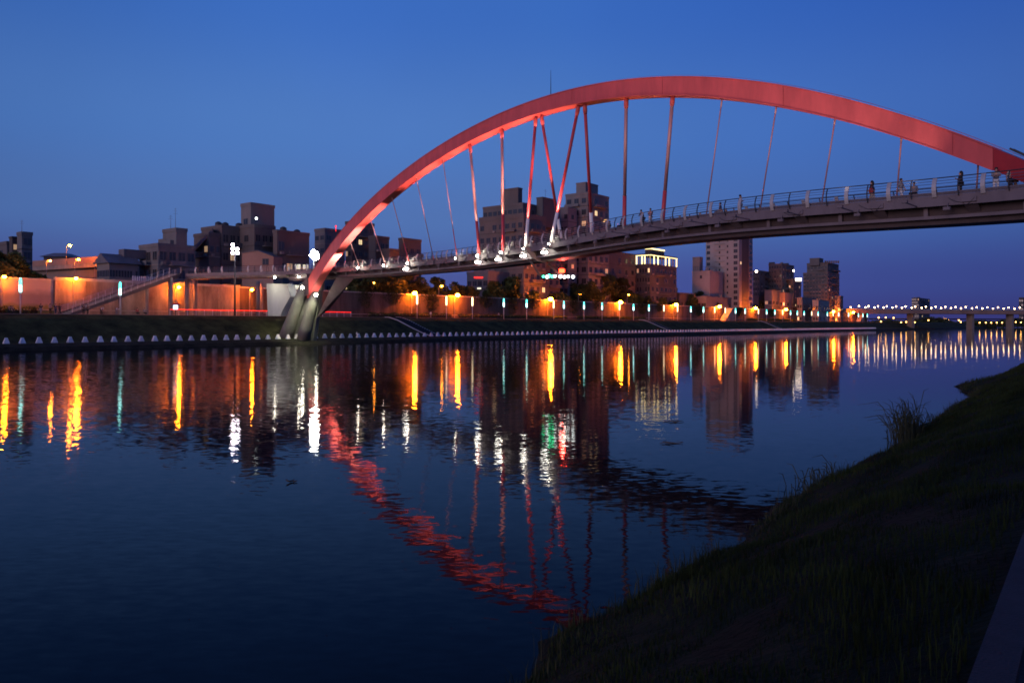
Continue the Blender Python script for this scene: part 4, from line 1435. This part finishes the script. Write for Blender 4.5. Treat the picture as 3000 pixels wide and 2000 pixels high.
m_ = MB(); m_.obox(cc, BD, BN, 5, zt - .4, b2 * .2, b2 * .7, -.10, .4); m_.build('recess_shade', M['b_dark'], b)  # dark slab proud of the face, its colour standing in for recess shade
block(b, 2080, 2028, 2118, 797, 292, M['b_pale'], rows=6, cl=1, cr=0, band=False, wsz=(.9, 1.2), dark=True)
block(b, 2050, 2029, 2059, 754, 296, M['b_grey'], zbot=22, pent=.3)
block(b, 2070, 2022, 2150, 872, 284, M['b_grey'], rows=2, cl=3, cr=3, wsz=(2, 1.6), dark=True)
m_ = MB()
for q in np.linspace(0, 1, 12):
    p = PB(2032 + 66 * q, 797, 291); m_.bar(p + Vector((0, 0, .7)), p + Vector((0, 0, 2.6)), .09)
m_.bar(PB(2032, 797, 291) + Vector((0, 0, 2.6)), PB(2098, 797, 291) + Vector((0, 0, 2.6)), .1); m_.build('roof_railing', M['dark_metal'], b)
# dark far towers
b = bldg('dark slab block with rooftop signs right of the pale tower', 2280, 420)
block(b, 2290, 2252, 2326, 776, 420, M['b_blue'], rows=12, cl=5, cr=4, wsz=(1.8, 1.4), dark=True)
block(b, 2225, 2206, 2262, 796, 415, M['b_blue'], rows=10, cl=3, cr=3, wsz=(1.8, 1.4), dark=True)
block(b, 2325, 2310, 2347, 820, 425, M['b_dark'], rows=9, cl=2, cr=2, dark=True)
for x, y, w, h in ((2216, 795, 1.3, 1.6), (2325, 793, 1.0, 1.3)):
    m_ = MB(); m_.ball(PB(x, y, 410), w * .55, 8, 6); m_.build('roof_lamp', M['roof_sign'], b, True)
m_ = MB(); p = PB(2331, 823, 411); m_.box(p.x, p.x + 3.2, p.y, p.y + .3, p.z, p.z + 1.5); m_.build('roof_sign', M['roof_sign'], b)
b = bldg('broad dark tower with a stepped top, farthest right of the skyline', 2405, 400)
block(b, 2425, 2353, 2459, 800, 400, M['b_brown'], rows=13, cl=8, cr=4, wsz=(1.8, 1.5), dark=True, lit={('R', 6, 1): 'dim'})
block(b, 2425, 2364, 2457, 772, 403, M['b_brown'], zbot=28, rows=2, cl=6, cr=3, dark=True)
block(b, 2400, 2372, 2412, 757, 404, M['b_brown'], zbot=34, pent=.4)
block(b, 2462, 2446, 2470, 870, 396, M['b_brown'], rows=5, cl=2, cr=1, dark=True)
for x in np.linspace(2418, 2456, 7):
    m_ = MB(); p = PB(x, 771, 403.5); m_.bar(p, p + Vector((0, 0, 1.6)), .8); m_.build('roof_pier', M['b_brown'], b)
b = bldg('low tangle of old houses below the dark slab block', 2260, 350, name='old_houses')
for x0, xc, x1, y, mt in ((2206, 2222, 2250, 868, 'b_brown'), (2240, 2262, 2290, 850, 'b_grey'), (2285, 2300, 2345, 858, 'b_pink'), (2335, 2350, 2392, 872, 'b_tan'), (2380, 2398, 2430, 880, 'b_pale')):
    block(b, xc, x0, x1, y, 345 + (xc % 7) * 2, M[mt], rows=2, cl=2, cr=3, wsz=(1.8, 1.5), pent=.3, dark=True)
b = bldg('lone distant block standing above the road bridge', 2700, 900)
block(b, 2692, 2671, 2724, 874, 900, M['b_blue'], rows=9, cl=6, cr=5, wsz=(3, 2), band=False, dark=True)
b = bldg('dark building edge rising at the far right', 3010, 620)
block(b, 2998, 2985, 3060, 872, 620, M['b_dark'], rows=6, cl=2, cr=4, dark=True)

# ================================================================== trees
def tree_proto(h, rx, seed, mtl, n=2200):
    r_ = np.random.default_rng(seed)
    o = thing('street_tree', '', 'tree')
    m_ = MB()
    th = h * .42
    m_.tube([(0, 0, -.2), (.06, 0, th * .5), (-.05, .08, th)], [.2, .15, .11], 7)
    tips = []
    for k in range(6):
        a = k * 1.05 + r_.uniform(-.3, .3)
        e = Vector((math.cos(a) * rx * .65, math.sin(a) * rx * .65, th + h * r_.uniform(.15, .42)))
        m_.tube([(-.05, .08, th * .85), Vector((0, 0, th)).lerp(e, .5) + Vector((0, 0, .3)), e], [.09, .06, .025], 5)
        tips.append(e)
    link('trunk', m_.mesh('trunk', M['bark'], smooth=True), o)
    cl = [np.array(t) for t in tips] + [np.array((r_.uniform(-.6, .6) * rx, r_.uniform(-.6, .6) * rx, h * r_.uniform(.5, .97))) for _ in range(9)]
    rad = r_.uniform(.28, .5, len(cl)) * rx
    global rng
    keep, rng = rng, r_
    def fn(k):
        i = r_.integers(0, len(cl), k)
        d = r_.normal(size=(k, 3)); d /= np.linalg.norm(d, axis=1)[:, None]
        q = r_.uniform(.25, 1, (k, 1)) ** .5
        return np.array(cl)[i] + d * q * rad[i][:, None] * np.array([1, 1, .75])
    link('crown', leaf_cloud(n, fn, .27, mtl, 'crown'), o)
    rng = keep
    return o
TP = [tree_proto(7.5, 2.6, 1, M['leaf']), tree_proto(9, 3.0, 2, M['leaf2']), tree_proto(6.2, 2.4, 3, M['leaf']), tree_proto(10.5, 3.4, 4, M['leaf2'], 2800)]
tr = [(15, 8, 0, 1.0), (48, 12, 1, .9), (90, 8, 2, .95), (125, 10, 2, .8), (330, 7, 2, .75), (365, 8, 2, .8),
      (1052, 6, 1, 1.0), (1105, 9, 3, .9), (1150, 7, 1, .95), (1195, 10, 3, .85), (1238, 8, 1, .9), (1282, 12, 3, .8), (1330, 9, 1, .85), (1372, 8, 0, .9), (1450, 8, 0, .85), (1490, 12, 0, 1.0),
      (1560, 7, 2, .9), (1640, 8, 2, .9), (1690, 14, 0, 1.0), (1735, 9, 1, .9), (1778, 12, 3, .95), (1812, 18, 3, 1.15), (1860, 10, 0, 1.0), (1900, 9, 1, .8), (1935, 12, 0, .9), (1975, 10, 0, .85),
      (2020, 12, 1, .95), (2050, 16, 3, .95), (2095, 10, 1, .85), (2135, 14, 0, .95), (2180, 10, 0, .95), (2225, 14, 1, .9), (2265, 10, 0, .95), (2300, 14, 1, .9), (2335, 10, 0, .9), (2372, 16, 1, .9), (2405, 12, 0, .9), (2450, 16, 1, .8), (2480, 12, 0, .9)]
for i, (px, dn, k, s) in enumerate(tr):
    o = TP[k] if not TP[k].get('used') else copy_tree(TP[k])
    TP[k]['used'] = 1
    n0 = WALL_N + dn
    o.location = B(bank_t(px, n0), n0, PROM_Z)
    o.rotation_euler = (0, 0, i * 1.37)
    s *= 1.75 if 1380 < px < 1800 else 1.4
    o.scale = (s, s, s)
    o['label'] = 'dark leafy street tree behind the flood wall, %s from the left' % ordinal(i)
    o['group'] = 'trees behind the flood wall'
for o in bpy.data.objects:
    if 'used' in o.keys(): del o['used']
# unseen trees added behind the viewer to keep the low afterglow off the grass
for i, (t, m) in enumerate(((-26, 1.5), (-30, 5.0), (-27, 8.5), (-31, 12), (-27, 15.5), (-33, 3), (-36, 7), (-36, 11))):
    o = copy_tree(TP[3])
    q = path_pt(t, m, 2.0 if m > 4 else 1.0)
    o.location = q
    o.rotation_euler = (0, 0, i * 2.1)
    o.scale = (1.5, 1.5, 1.35)
    o['label'] = 'unseen tree added behind the viewer to shade the near bank'
    o['group'] = 'unseen shade trees added behind the viewer'
# far woods seen under and beside the road bridge
def strip(name, x0, x1, y0, y1, hmin, hmax, zb, n, label):
    def fn(k):
        q = rng.uniform(0, 1, (k, 3))
        x = x0 + (x1 - x0) * q[:, 0]
        h = hmin + (hmax - hmin) * (.5 + .5 * np.sin(x * .07) * np.sin(x * .023 + 1)) * rng.uniform(.7, 1, k)
        return np.c_[x, y0 + (y1 - y0) * q[:, 0] + rng.uniform(0, 20, k), zb + h * q[:, 2] ** .7]
    tag(link(name, leaf_cloud(n, fn, 1.1, M['leaf2'], name)), label, 'trees', kind='stuff')
strip('far_woods', 260, 620, 690, 900, 4, 11, .5, 9000, 'dark mass of trees on the far shore beyond the road bridge')

# ================================================================== the road bridge in the distance
rb = thing('road_bridge', 'long low road bridge with a row of lamps in the distance', 'bridge', P(2750, HORY, 560))
ra, rc = P(2478, HORY, 535), P(3090, HORY, 600)
ux = Vector((rc.x - ra.x, rc.y - ra.y)).normalized(); uy = Vector((-ux.y, ux.x))
L = (Vector((rc.x, rc.y)) - Vector((ra.x, ra.y))).length
m_ = MB(); m_.obox(ra, ux, uy, 11.2, 13.6, 0, L, 0, 16); m_.build('beam', M['b_pink'], rb)
m_ = MB(); m_.obox(ra, ux, uy, 13.603, 14.5, 0, L, -.2, .2); m_.build('parapet', M['b_pale'], rb)
m_ = MB(); m_.obox(ra, ux, uy, 7.2, 8.0, 40, L, 20, 27); m_.build('lower_deck', M['b_dark'], rb)
for q in (.315, .60, .80):
    m_ = MB(); m_.obox(ra, ux, uy, -1, 11.2, L * q - 1.0, L * q + 1.0, 3, 8); m_.build('pier', M['b_tan'], rb)
lm = MB(); lm.ball((0, 0, 3.1), .40, 8, 5)
lens_m = lm.mesh('lens', M['bridge_lamp'], smooth=True)
pm = MB(); pm.tube([(0, 0, 0), (0, 0, 2.9)], .07, 5)
pole_m = pm.mesh('pole', M['pole'])
hm = MB(); hm.box(-.6, .6, -.3, .3, 3.45, 3.65)
head_m = hm.mesh('lamp_head', M['dark_metal'])
bl = [160, 200, 290, 365, 425, 453, 508, 540, 592, 622, 673, 707, 760, 793, 850, 882, 942, 980, 1030, 1070, 1120, 1160, 1212, 1253, 1304, 1347, 1405, 1448, 1500, 1545, 1597, 1643, 1695, 1741, 1795, 1843]
for i, cx in enumerate(bl):
    px = 2400 + cx / 3.137
    D = np.interp(px, [2478, 3090], [535, 600]) + (1 if i % 2 else 14)
    p = P(px, HORY, D)
    o = thing('bridge_lamp', 'small white lamp on the distant road bridge, %s from the left' % ordinal(i), 'lamp', (p.x, p.y, 13.6 - .6 * (i % 2 == 0) - .5), 'lamps along the road bridge')
    link('pole', pole_m, o); link('lamp_head', head_m, o); link('lens', lens_m, o)
lm = MB(); lm.ball((0, 0, 2.6), .42, 8, 5)
lens2 = lm.mesh('lens', M['far_warm'], smooth=True)
fl_ = [(2852, 945, 640), (2870, 945, 640), (2888, 945, 640), (2904, 945, 640), (2920, 945, 640), (2936, 945, 640), (2955, 945, 640), (2976, 943, 640), (2991, 944, 640),
       (2574, 930, 560), (2595, 930, 562), (2618, 931, 564), (2581, 942, 555), (2640, 944, 570), (2655, 943, 575), (2680, 944, 580), (2720, 938, 590), (2766, 934, 600), (2772, 934, 601), (2779, 935, 602), (2809, 938, 610), (2815, 943, 612)]
fl_.sort()
for i, (px, py, D) in enumerate(fl_):
    p = P(px, py, D)
    zb = min(p.z - 2.6, 3.2)
    o = thing('shore_lamp', 'tiny warm lamp on the shore under the road bridge, %s from the left' % ordinal(i), 'lamp', (p.x, p.y, p.z - 2.6), 'shore lamps under the road bridge')
    link('pole', pole_m, o); link('lens', lens2, o)

# ================================================================== people
def skin_mesh(name, joints, bones, mtl, sub=1):
    me = bpy.data.meshes.new(name)
    me.from_pydata([j[0] for j in joints], bones, [])
    o = bpy.data.objects.new(name, me)
    col.objects.link(o)
    md = o.modifiers.new('skin', 'SKIN')
    md.use_smooth_shade = True
    for v, j in zip(me.skin_vertices[0].data, joints):
        v.radius = (j[1], j[1]) if not hasattr(j[1], '__len__') else j[1]
        v.use_root = False
    me.skin_vertices[0].data[0].use_root = True
    ss = o.modifiers.new('sub', 'SUBSURF')
    ss.levels = ss.render_levels = sub
    dg = bpy.context.evaluated_depsgraph_get()
    out = bpy.data.meshes.new_from_object(o.evaluated_get(dg))
    out.name = name
    out.materials.clear()
    out.materials.append(mtl)
    bpy.data.objects.remove(o)
    bpy.data.meshes.remove(me)
    return out
def pose(kind):
    """joint positions (metres, facing -y) for a 1.66 m person"""
    J = dict(pel=(0, 0, .90), chest=(0, 0, 1.22), neck=(0, 0, 1.40), head=(0, -.015, 1.50), crown=(0, -.01, 1.60), nose=(0, -.10, 1.53),
             shl=(-.17, 0, 1.34), shr=(.17, 0, 1.34), ell=(-.23, .02, 1.07), elr=(.23, .02, 1.07), hal=(-.24, -.06, .84), har=(.24, -.06, .84),
             hipl=(-.09, 0, .86), hipr=(.09, 0, .86), knl=(-.10, -.02, .48), knr=(.10, -.02, .48), anl=(-.10, .02, .08), anr=(.10, .02, .08), tol=(-.11, -.14, .035), tor=(.11, -.14, .035))
    if kind == 'walk':
        J.update(knl=(-.09, -.14, .50), anl=(-.09, -.20, .09), tol=(-.09, -.36, .05), knr=(.09, .06, .48), anr=(.09, .30, .13), tor=(.09, .18, .04), ell=(-.22, .12, 1.08), hal=(-.22, .10, .84), elr=(.22, -.08, 1.08), har=(.21, -.22, .90))
    if kind == 'phone':
        J.update(ell=(-.20, -.06, 1.08), elr=(.20, -.06, 1.08), hal=(-.06, -.27, 1.20), har=(.06, -.27, 1.20), head=(0, -.05, 1.49), nose=(0, -.14, 1.50))
    if kind == 'lean':
        J.update(chest=(0, -.12, 1.20), neck=(0, -.20, 1.36), head=(0, -.24, 1.46), crown=(0, -.25, 1.56), nose=(0, -.33, 1.47), shl=(-.17, -.18, 1.30), shr=(.17, -.18, 1.30), ell=(-.22, -.30, 1.08), elr=(.22, -.30, 1.08), hal=(-.08, -.46, 1.10), har=(.08, -.46, 1.10))
    if kind == 'sit':
        d = -.42
        for k in ('pel', 'chest', 'neck', 'head', 'crown', 'nose', 'shl', 'shr', 'ell', 'elr', 'hal', 'har', 'hipl', 'hipr'):
            x, y, z = J[k]; J[k] = (x, y, z + d)
        J.update(knl=(-.11, -.42, .50), knr=(.11, -.42, .50), anl=(-.11, -.40, .08), anr=(.11, -.40, .08), tol=(-.11, -.55, .035), tor=(.11, -.55, .035), hal=(-.12, -.32, .56), har=(.12, -.32, .56))
    if kind == 'bend':
        J.update(chest=(0, -.26, 1.06), neck=(0, -.42, 1.13), head=(0, -.52, 1.14), crown=(0, -.60, 1.17), nose=(0, -.56, 1.05), shl=(-.17, -.36, 1.12), shr=(.17, -.36, 1.12), ell=(-.18, -.42, .84), elr=(.18, -.42, .84), hal=(-.10, -.50, .62), har=(.10, -.50, .62))
    return J
BONES = [('pel', 'chest'), ('chest', 'neck'), ('neck', 'head'), ('head', 'crown'), ('head', 'nose'), ('chest', 'shl'), ('chest', 'shr'), ('shl', 'ell'), ('ell', 'hal'), ('shr', 'elr'), ('elr', 'har'),
         ('pel', 'hipl'), ('pel', 'hipr'), ('hipl', 'knl'), ('knl', 'anl'), ('anl', 'tol'), ('hipr', 'knr'), ('knr', 'anr'), ('anr', 'tor')]
RAD = dict(pel=(.15, .11), chest=(.155, .11), neck=.055, head=.085, crown=.075, nose=.022, shl=.062, shr=.062, ell=.042, elr=.042, hal=.032, har=.032, hipl=.085, hipr=.085, knl=.06, knr=.06, anl=.042, anr=.042, tol=.035, tor=.035)
_pm = {}
def sub_skin(kind, names, grow, mtl, nm):
    key = (kind, tuple(names), nm)
    if key not in _pm:
        J = pose(kind)
        names = list(names)
        jj = [(J[n], tuple(r + grow for r in RAD[n]) if isinstance(RAD[n], tuple) else RAD[n] + grow) for n in names]
        bb = [(names.index(a), names.index(b)) for a, b in BONES if a in names and b in names]
        _pm[key] = skin_mesh(nm, jj, bb, mtl)
    me = _pm[key].copy()
    me.materials.clear()
    me.materials.append(mtl)
    return me
TOPJ = ('pel', 'chest', 'neck', 'shl', 'shr', 'ell', 'elr')
LEGJ = ('pel', 'hipl', 'hipr', 'knl', 'knr', 'anl', 'anr')
def fingers(kind):
    J = pose(kind)
    m_ = MB()
    for side, h, e in ((-1, 'hal', 'ell'), (1, 'har', 'elr')):
        p, q = Vector(J[h]), Vector(J[e])
        d = (p - q).normalized()
        x = d.cross(Vector((0, 1, 0)) if abs(d.y) < .8 else Vector((0, 0, 1))).normalized()
        for k, l in ((-1.5, .065), (-.5, .078), (.5, .074), (1.5, .06)):
            a = p + d * .025 + x * k * .016
            m_.tube([a, a + d * l * .55, a + d * l + x.cross(d) * .02], [.010, .009, .007], 5)
        a = p + x * .028 * -side
        m_.tube([a, a + d * .04 + x * .02 * -side], [.011, .008], 5)
    return m_.mesh('fingers', M['skin'], smooth=True)
_fm = {}
def person(loc, face, kind, top, legs, label, hair=True, long_hair=False, hat=None, bag=None, scale=1.0, group=None):
    o = thing('person', label, 'person', loc, group, face)
    o.scale = (scale,) * 3
    allj = tuple(RAD)
    body = link('body', sub_skin(kind, allj, 0, M['skin'], 'body'), o)
    if kind not in _fm: _fm[kind] = fingers(kind)
    link('fingers', _fm[kind], body)
    link('shirt', sub_skin(kind, TOPJ, .014, CL[top], 'shirt'), o)
    link('trousers', sub_skin(kind, LEGJ, .013, CL[legs], 'trousers'), o)
    J = pose(kind)
    h, c = Vector(J['head']), Vector(J['crown'])
    m_ = MB()
    m_.ball(h.lerp(c, .75) + Vector((0, .022, .012)), .098, 10, 7, 1.05)
    if long_hair:
        m_.tube([c + Vector((0, .05, 0)), h + Vector((0, .095, -.02)), h + Vector((0, .10, -.2))], [.08, .085, .05], 8)
    link('hair', m_.mesh('hair', M['hair'], smooth=True), o)
    if hat:
        m_ = MB()
        m_.tube([c + Vector((0, 0, -.02)), c + Vector((0, 0, .0)), c + Vector((0, 0, .06)), c + Vector((0, 0, .09))], [.19, .12, .11, .05], 10)
        link('hat', m_.mesh('hat', CL[hat], smooth=True), o)
    if bag:
        m_ = MB()
        m_.box(.20, .34, -.10, .16, .78, 1.08)
        m_.bar((.27, .03, 1.08), (.17, .02, 1.36), .03)
        link('bag', m_.mesh('bag', CL[bag]), o)
    return o
def on_bridge(px, off, *a, **k):
    s = s_at_px(px, off)
    p = E_(s, off, 0.005)
    q = E_(s, off + 1)
    yaw = math.atan2(q.y - p.y, q.x - p.x) - math.pi / 2
    person(p, yaw + k.pop('turn', 0), *a, **k)
G = 'people on the footbridge'
on_bridge(1785, .9, 'sit', 'black', 'grey', 'seated person in black on the bridge near the crossing hangers', group=G)
on_bridge(1822, .8, 'sit', 'black', 'black', 'dark clothed person crouching by the foot of a red hanger on the bridge', group=G)
on_bridge(1884, .8, 'lean', 'black', 'black', 'person in black leaning on the bridge railing, arms on the handrail', group=G, turn=0)
on_bridge(1906, .9, 'phone', 'pink', 'white', 'person in a pink top standing at the bridge railing', group=G, turn=.5)
on_bridge(2111, .9, 'sit', 'navy', 'grey', 'person in navy sitting low behind the bridge railing', group=G, turn=-.6)
on_bridge(2126, 1.2, 'sit', 'brown', 'black', 'small child sitting beside the person in navy on the bridge', group=G, scale=.62)
on_bridge(2168, 1.0, 'phone', 'brown', 'grey', 'person in brown holding up a phone on the bridge', group=G, turn=2.6)
on_bridge(2554, 1.2, 'walk', 'black', 'beige', 'woman with long hair and a red bag walking on the bridge', group=G, long_hair=True, bag='red', turn=-1.4)
on_bridge(2642, 1.5, 'walk', 'grey', 'white', 'person in white trousers striding on the bridge', group=G, turn=1.5)
on_bridge(2677, .9, 'sit', 'grey', 'black', 'person in grey squatting behind the bridge railing', group=G)
on_bridge(2818, 1.0, 'phone', 'black', 'black', 'person in black with long hair standing alone near the arch end', group=G, long_hair=True, turn=-1.2)
on_bridge(2917, 1.1, 'lean', 'grey', 'white', 'person in white shorts leaning on the railing below the arch end', group=G, turn=.4)
on_bridge(2958, 1.4, 'walk', 'beige', 'black', 'person in beige walking under the arch end', group=G, turn=1.7)
on_bridge(2975, 1.9, 'walk', 'brown', 'brown', 'person in brown walking furthest right on the bridge', group=G, turn=1.5)
G2 = 'people on the far promenade'
def on_bank(px, n0, *a, **k):
    p = B(bank_t(px, n0), n0, PROM_Z + .005)
    person(p, BANK_YAW - math.pi / 2 + math.pi / 2 + k.pop('turn', 0), *a, group=G2, **k)
for px, n0, kd, t_, l_, lab, kw in (
        (27, 17.6, 'bend', 'grey', 'black', 'person in grey stooping left of the leftmost teal lamp', {}),
        (38, 18.2, 'sit', 'black', 'black', 'person in black sitting behind the leftmost teal lamp', {}),
        (120, 17.8, 'walk', 'black', 'grey', 'person in black walking on the promenade below the mural', {}),
        (147, 18.0, 'phone', 'beige', 'black', 'person in beige standing below the end of the mural', {}),
        (163, 17.5, 'walk', 'navy', 'navy', 'person in navy walking before the orange lit wall', {}),
        (175, 17.6, 'walk', 'black', 'black', 'dark figure just left of the stair foot', {'turn': .6}),
        (245, 17.6, 'phone', 'black', 'black', 'dark figure standing at the foot of the stair rail', {}),
        (257, 17.9, 'phone', 'brown', 'black', 'person in brown behind the stair foot', {'turn': .8}),
        (297, 17.4, 'bend', 'white', 'black', 'person in a pale hat bending over left of the second teal lamp', {'hat': 'white'}),
        (342, 17.3, 'bend', 'white', 'grey', 'person in white bending beside the second teal lamp', {}),
        (402, 17.6, 'sit', 'red', 'black', 'person in red sitting under the stair', {}),
        (424, 17.9, 'sit', 'grey', 'black', 'person in grey sitting under the stair near the kiosk', {}),
        (1262, 18.0, 'walk', 'white', 'grey', 'person in white walking between the first two warm column lamps', {}),
        (1461, 18.4, 'walk', 'grey', 'black', 'person walking left of the sixth column lamp', {})):
    on_bank(px, n0, kd, t_, l_, lab, **kw)
for px, lab, tc_ in ((979, 'person in dark clothes sitting by the bollards right of the arch leg', 'black'), (1045, 'person in white sitting among the bollards', 'white')):
    person(B(bank_t(px, 4.9), 4.9, 1.04), BANK_YAW - math.pi / 2 + math.pi / 2 + 1.2, 'sit', tc_, 'black', lab, group='people by the bollards')

# ================================================================== near bank planting
def blades(n, tr_, mr_, hmin, hmax, w, name, mtl, label, lean=.35):
    t = rng.uniform(tr_[0], tr_[1], n) if tr_[0] > 5 else tr_[0] + (tr_[1] - tr_[0]) * rng.uniform(0, 1, n) ** 1.25
    m = rng.uniform(mr_[0], mr_[1], n)
    patch = .62 + .38 * np.sin(t * 1.1 + 1.7 * np.sin(m * 1.3)) * np.sin(m * 2.1 + t * .37)
    h = rng.uniform(hmin, hmax, n) * patch * rng.uniform(.7, 1.25, n)
    base = np.array([NP(a, b2, -.02) for a, b2 in zip(t, m)])
    az = rng.uniform(0, 2 * np.pi, n)
    d = np.c_[np.cos(az), np.sin(az), np.zeros(n)]
    sd_ = np.c_[-np.sin(az + rng.uniform(-.8, .8, n)), np.cos(az), np.zeros(n)] * (w * rng.uniform(.6, 1.3, n))[:, None]
    ln = rng.uniform(.1, 1, n) * lean
    mid = base + np.c_[d[:, :2] * (h * ln * .35)[:, None], h * .6]
    tip = base + np.c_[d[:, :2] * (h * ln * 1.2)[:, None], h * (1 - .25 * ln)]
    v = np.stack([base - sd_, base + sd_, mid + sd_ * .7, mid - sd_ * .7, tip], 1).reshape(-1, 3)
    i = np.arange(n)[:, None] * 5
    f = np.concatenate([i + np.array([[0, 1, 2, 3]])], 0).tolist() + (i + np.array([[3, 2, 4]])).tolist()
    me = bpy.data.meshes.new(name)
    me.from_pydata(v.tolist(), [], f)
    me.materials.append(mtl)
    me.update()
    return tag(link(name, me), label, 'grass', kind='stuff')
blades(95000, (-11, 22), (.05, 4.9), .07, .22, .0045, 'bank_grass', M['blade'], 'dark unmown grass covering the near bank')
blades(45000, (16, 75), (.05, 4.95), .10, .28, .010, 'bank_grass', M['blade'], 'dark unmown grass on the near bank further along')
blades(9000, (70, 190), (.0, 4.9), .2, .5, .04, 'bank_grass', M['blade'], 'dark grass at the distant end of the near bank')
blades(4200, (-11, 60), (-.12, .6), .18, .48, .006, 'shore_weeds', M['reed'], 'ragged taller weeds fringing the near waterline', lean=.6)
def reeds(t0, m0, n, hmin, hmax, spread, label):
    p0 = NP(t0, m0)
    o = thing('reed_clump', label, 'reeds', p0, 'reed clumps on the near shore')
    for part, cnt, kk in (('stems', n, 1.0), ('bent_stems', n // 2, 1.9)):
        m_ = MB()
        for _ in range(cnt):
            tt, mm = t0 + rng.normal() * spread, m0 + rng.normal() * spread * .35
            b0 = NP(tt, mm, -.05)
            h = rng.uniform(hmin, hmax) * rng.uniform(.45, 1)
            az = rng.uniform(0, 2 * math.pi) if kk < 1.5 else rng.uniform(2.2, 4.0)
            l = rng.uniform(.05, .38) * kk
            dx, dy = math.cos(az) * l * h, math.sin(az) * l * h
            m_.tube([b0, b0 + Vector((dx * .25, dy * .25, h * .5)), b0 + Vector((dx * .7, dy * .7, h * .86)), b0 + Vector((dx * 1.25, dy * 1.25, h * (1.02 - .35 * l)))], [.010, .009, .010, .003], 3, cap=False)
        tag(m_.build(part, M['reed'], o), kind='stuff')
reeds(17.2, .0, 110, .9, 1.75, .6, 'tall reed clump leaning over the water on the near shore')
reeds(19.2, .1, 55, .4, .9, 1.0, 'lower fringe of reeds just beyond the tall clump')
reeds(9.3, .0, 26, .35, .8, .8, 'sparse reeds where the deck reflection meets the near bank')

# ================================================================== drift wood
def drift(px, py, L, label, seed, wob=.1):
    r_ = np.random.default_rng(seed)
    D = CAM_Z * FPX / (py - HORY)
    c = P(px, py, D)
    o = thing('driftwood', label, 'driftwood', (c.x, c.y, 0))
    m_ = MB()
    pts = [Vector((c.x + (q - .5) * L, c.y + r_.uniform(-wob, wob), .02 + r_.uniform(-.01, .03))) for q in np.linspace(0, 1, 6)]
    m_.tube(pts, [.006, .015, .02, .018, .012, .005], 6)
    m_.build('branch', M['bark'], o, True)
    for k in range(4):
        m_ = MB()
        p = pts[1 + k % 4]
        m_.tube([p, p + Vector((r_.uniform(-.3, .3) * L, r_.uniform(-.3, .3) * L, .02)), p + Vector((r_.uniform(-.5, .5) * L, r_.uniform(-.5, .5) * L, .03))], [.012, .009, .004], 5)
        m_.build('twig', M['bark'], o)
drift(853, 1412, .22, 'forked dark branch floating in the open water at left', 1)
drift(1972, 1236, .8, 'thin dark twigs floating below the lit crown reflection', 2)
drift(1966, 1299, .7, 'short pale log floating in mid river', 3, .03)
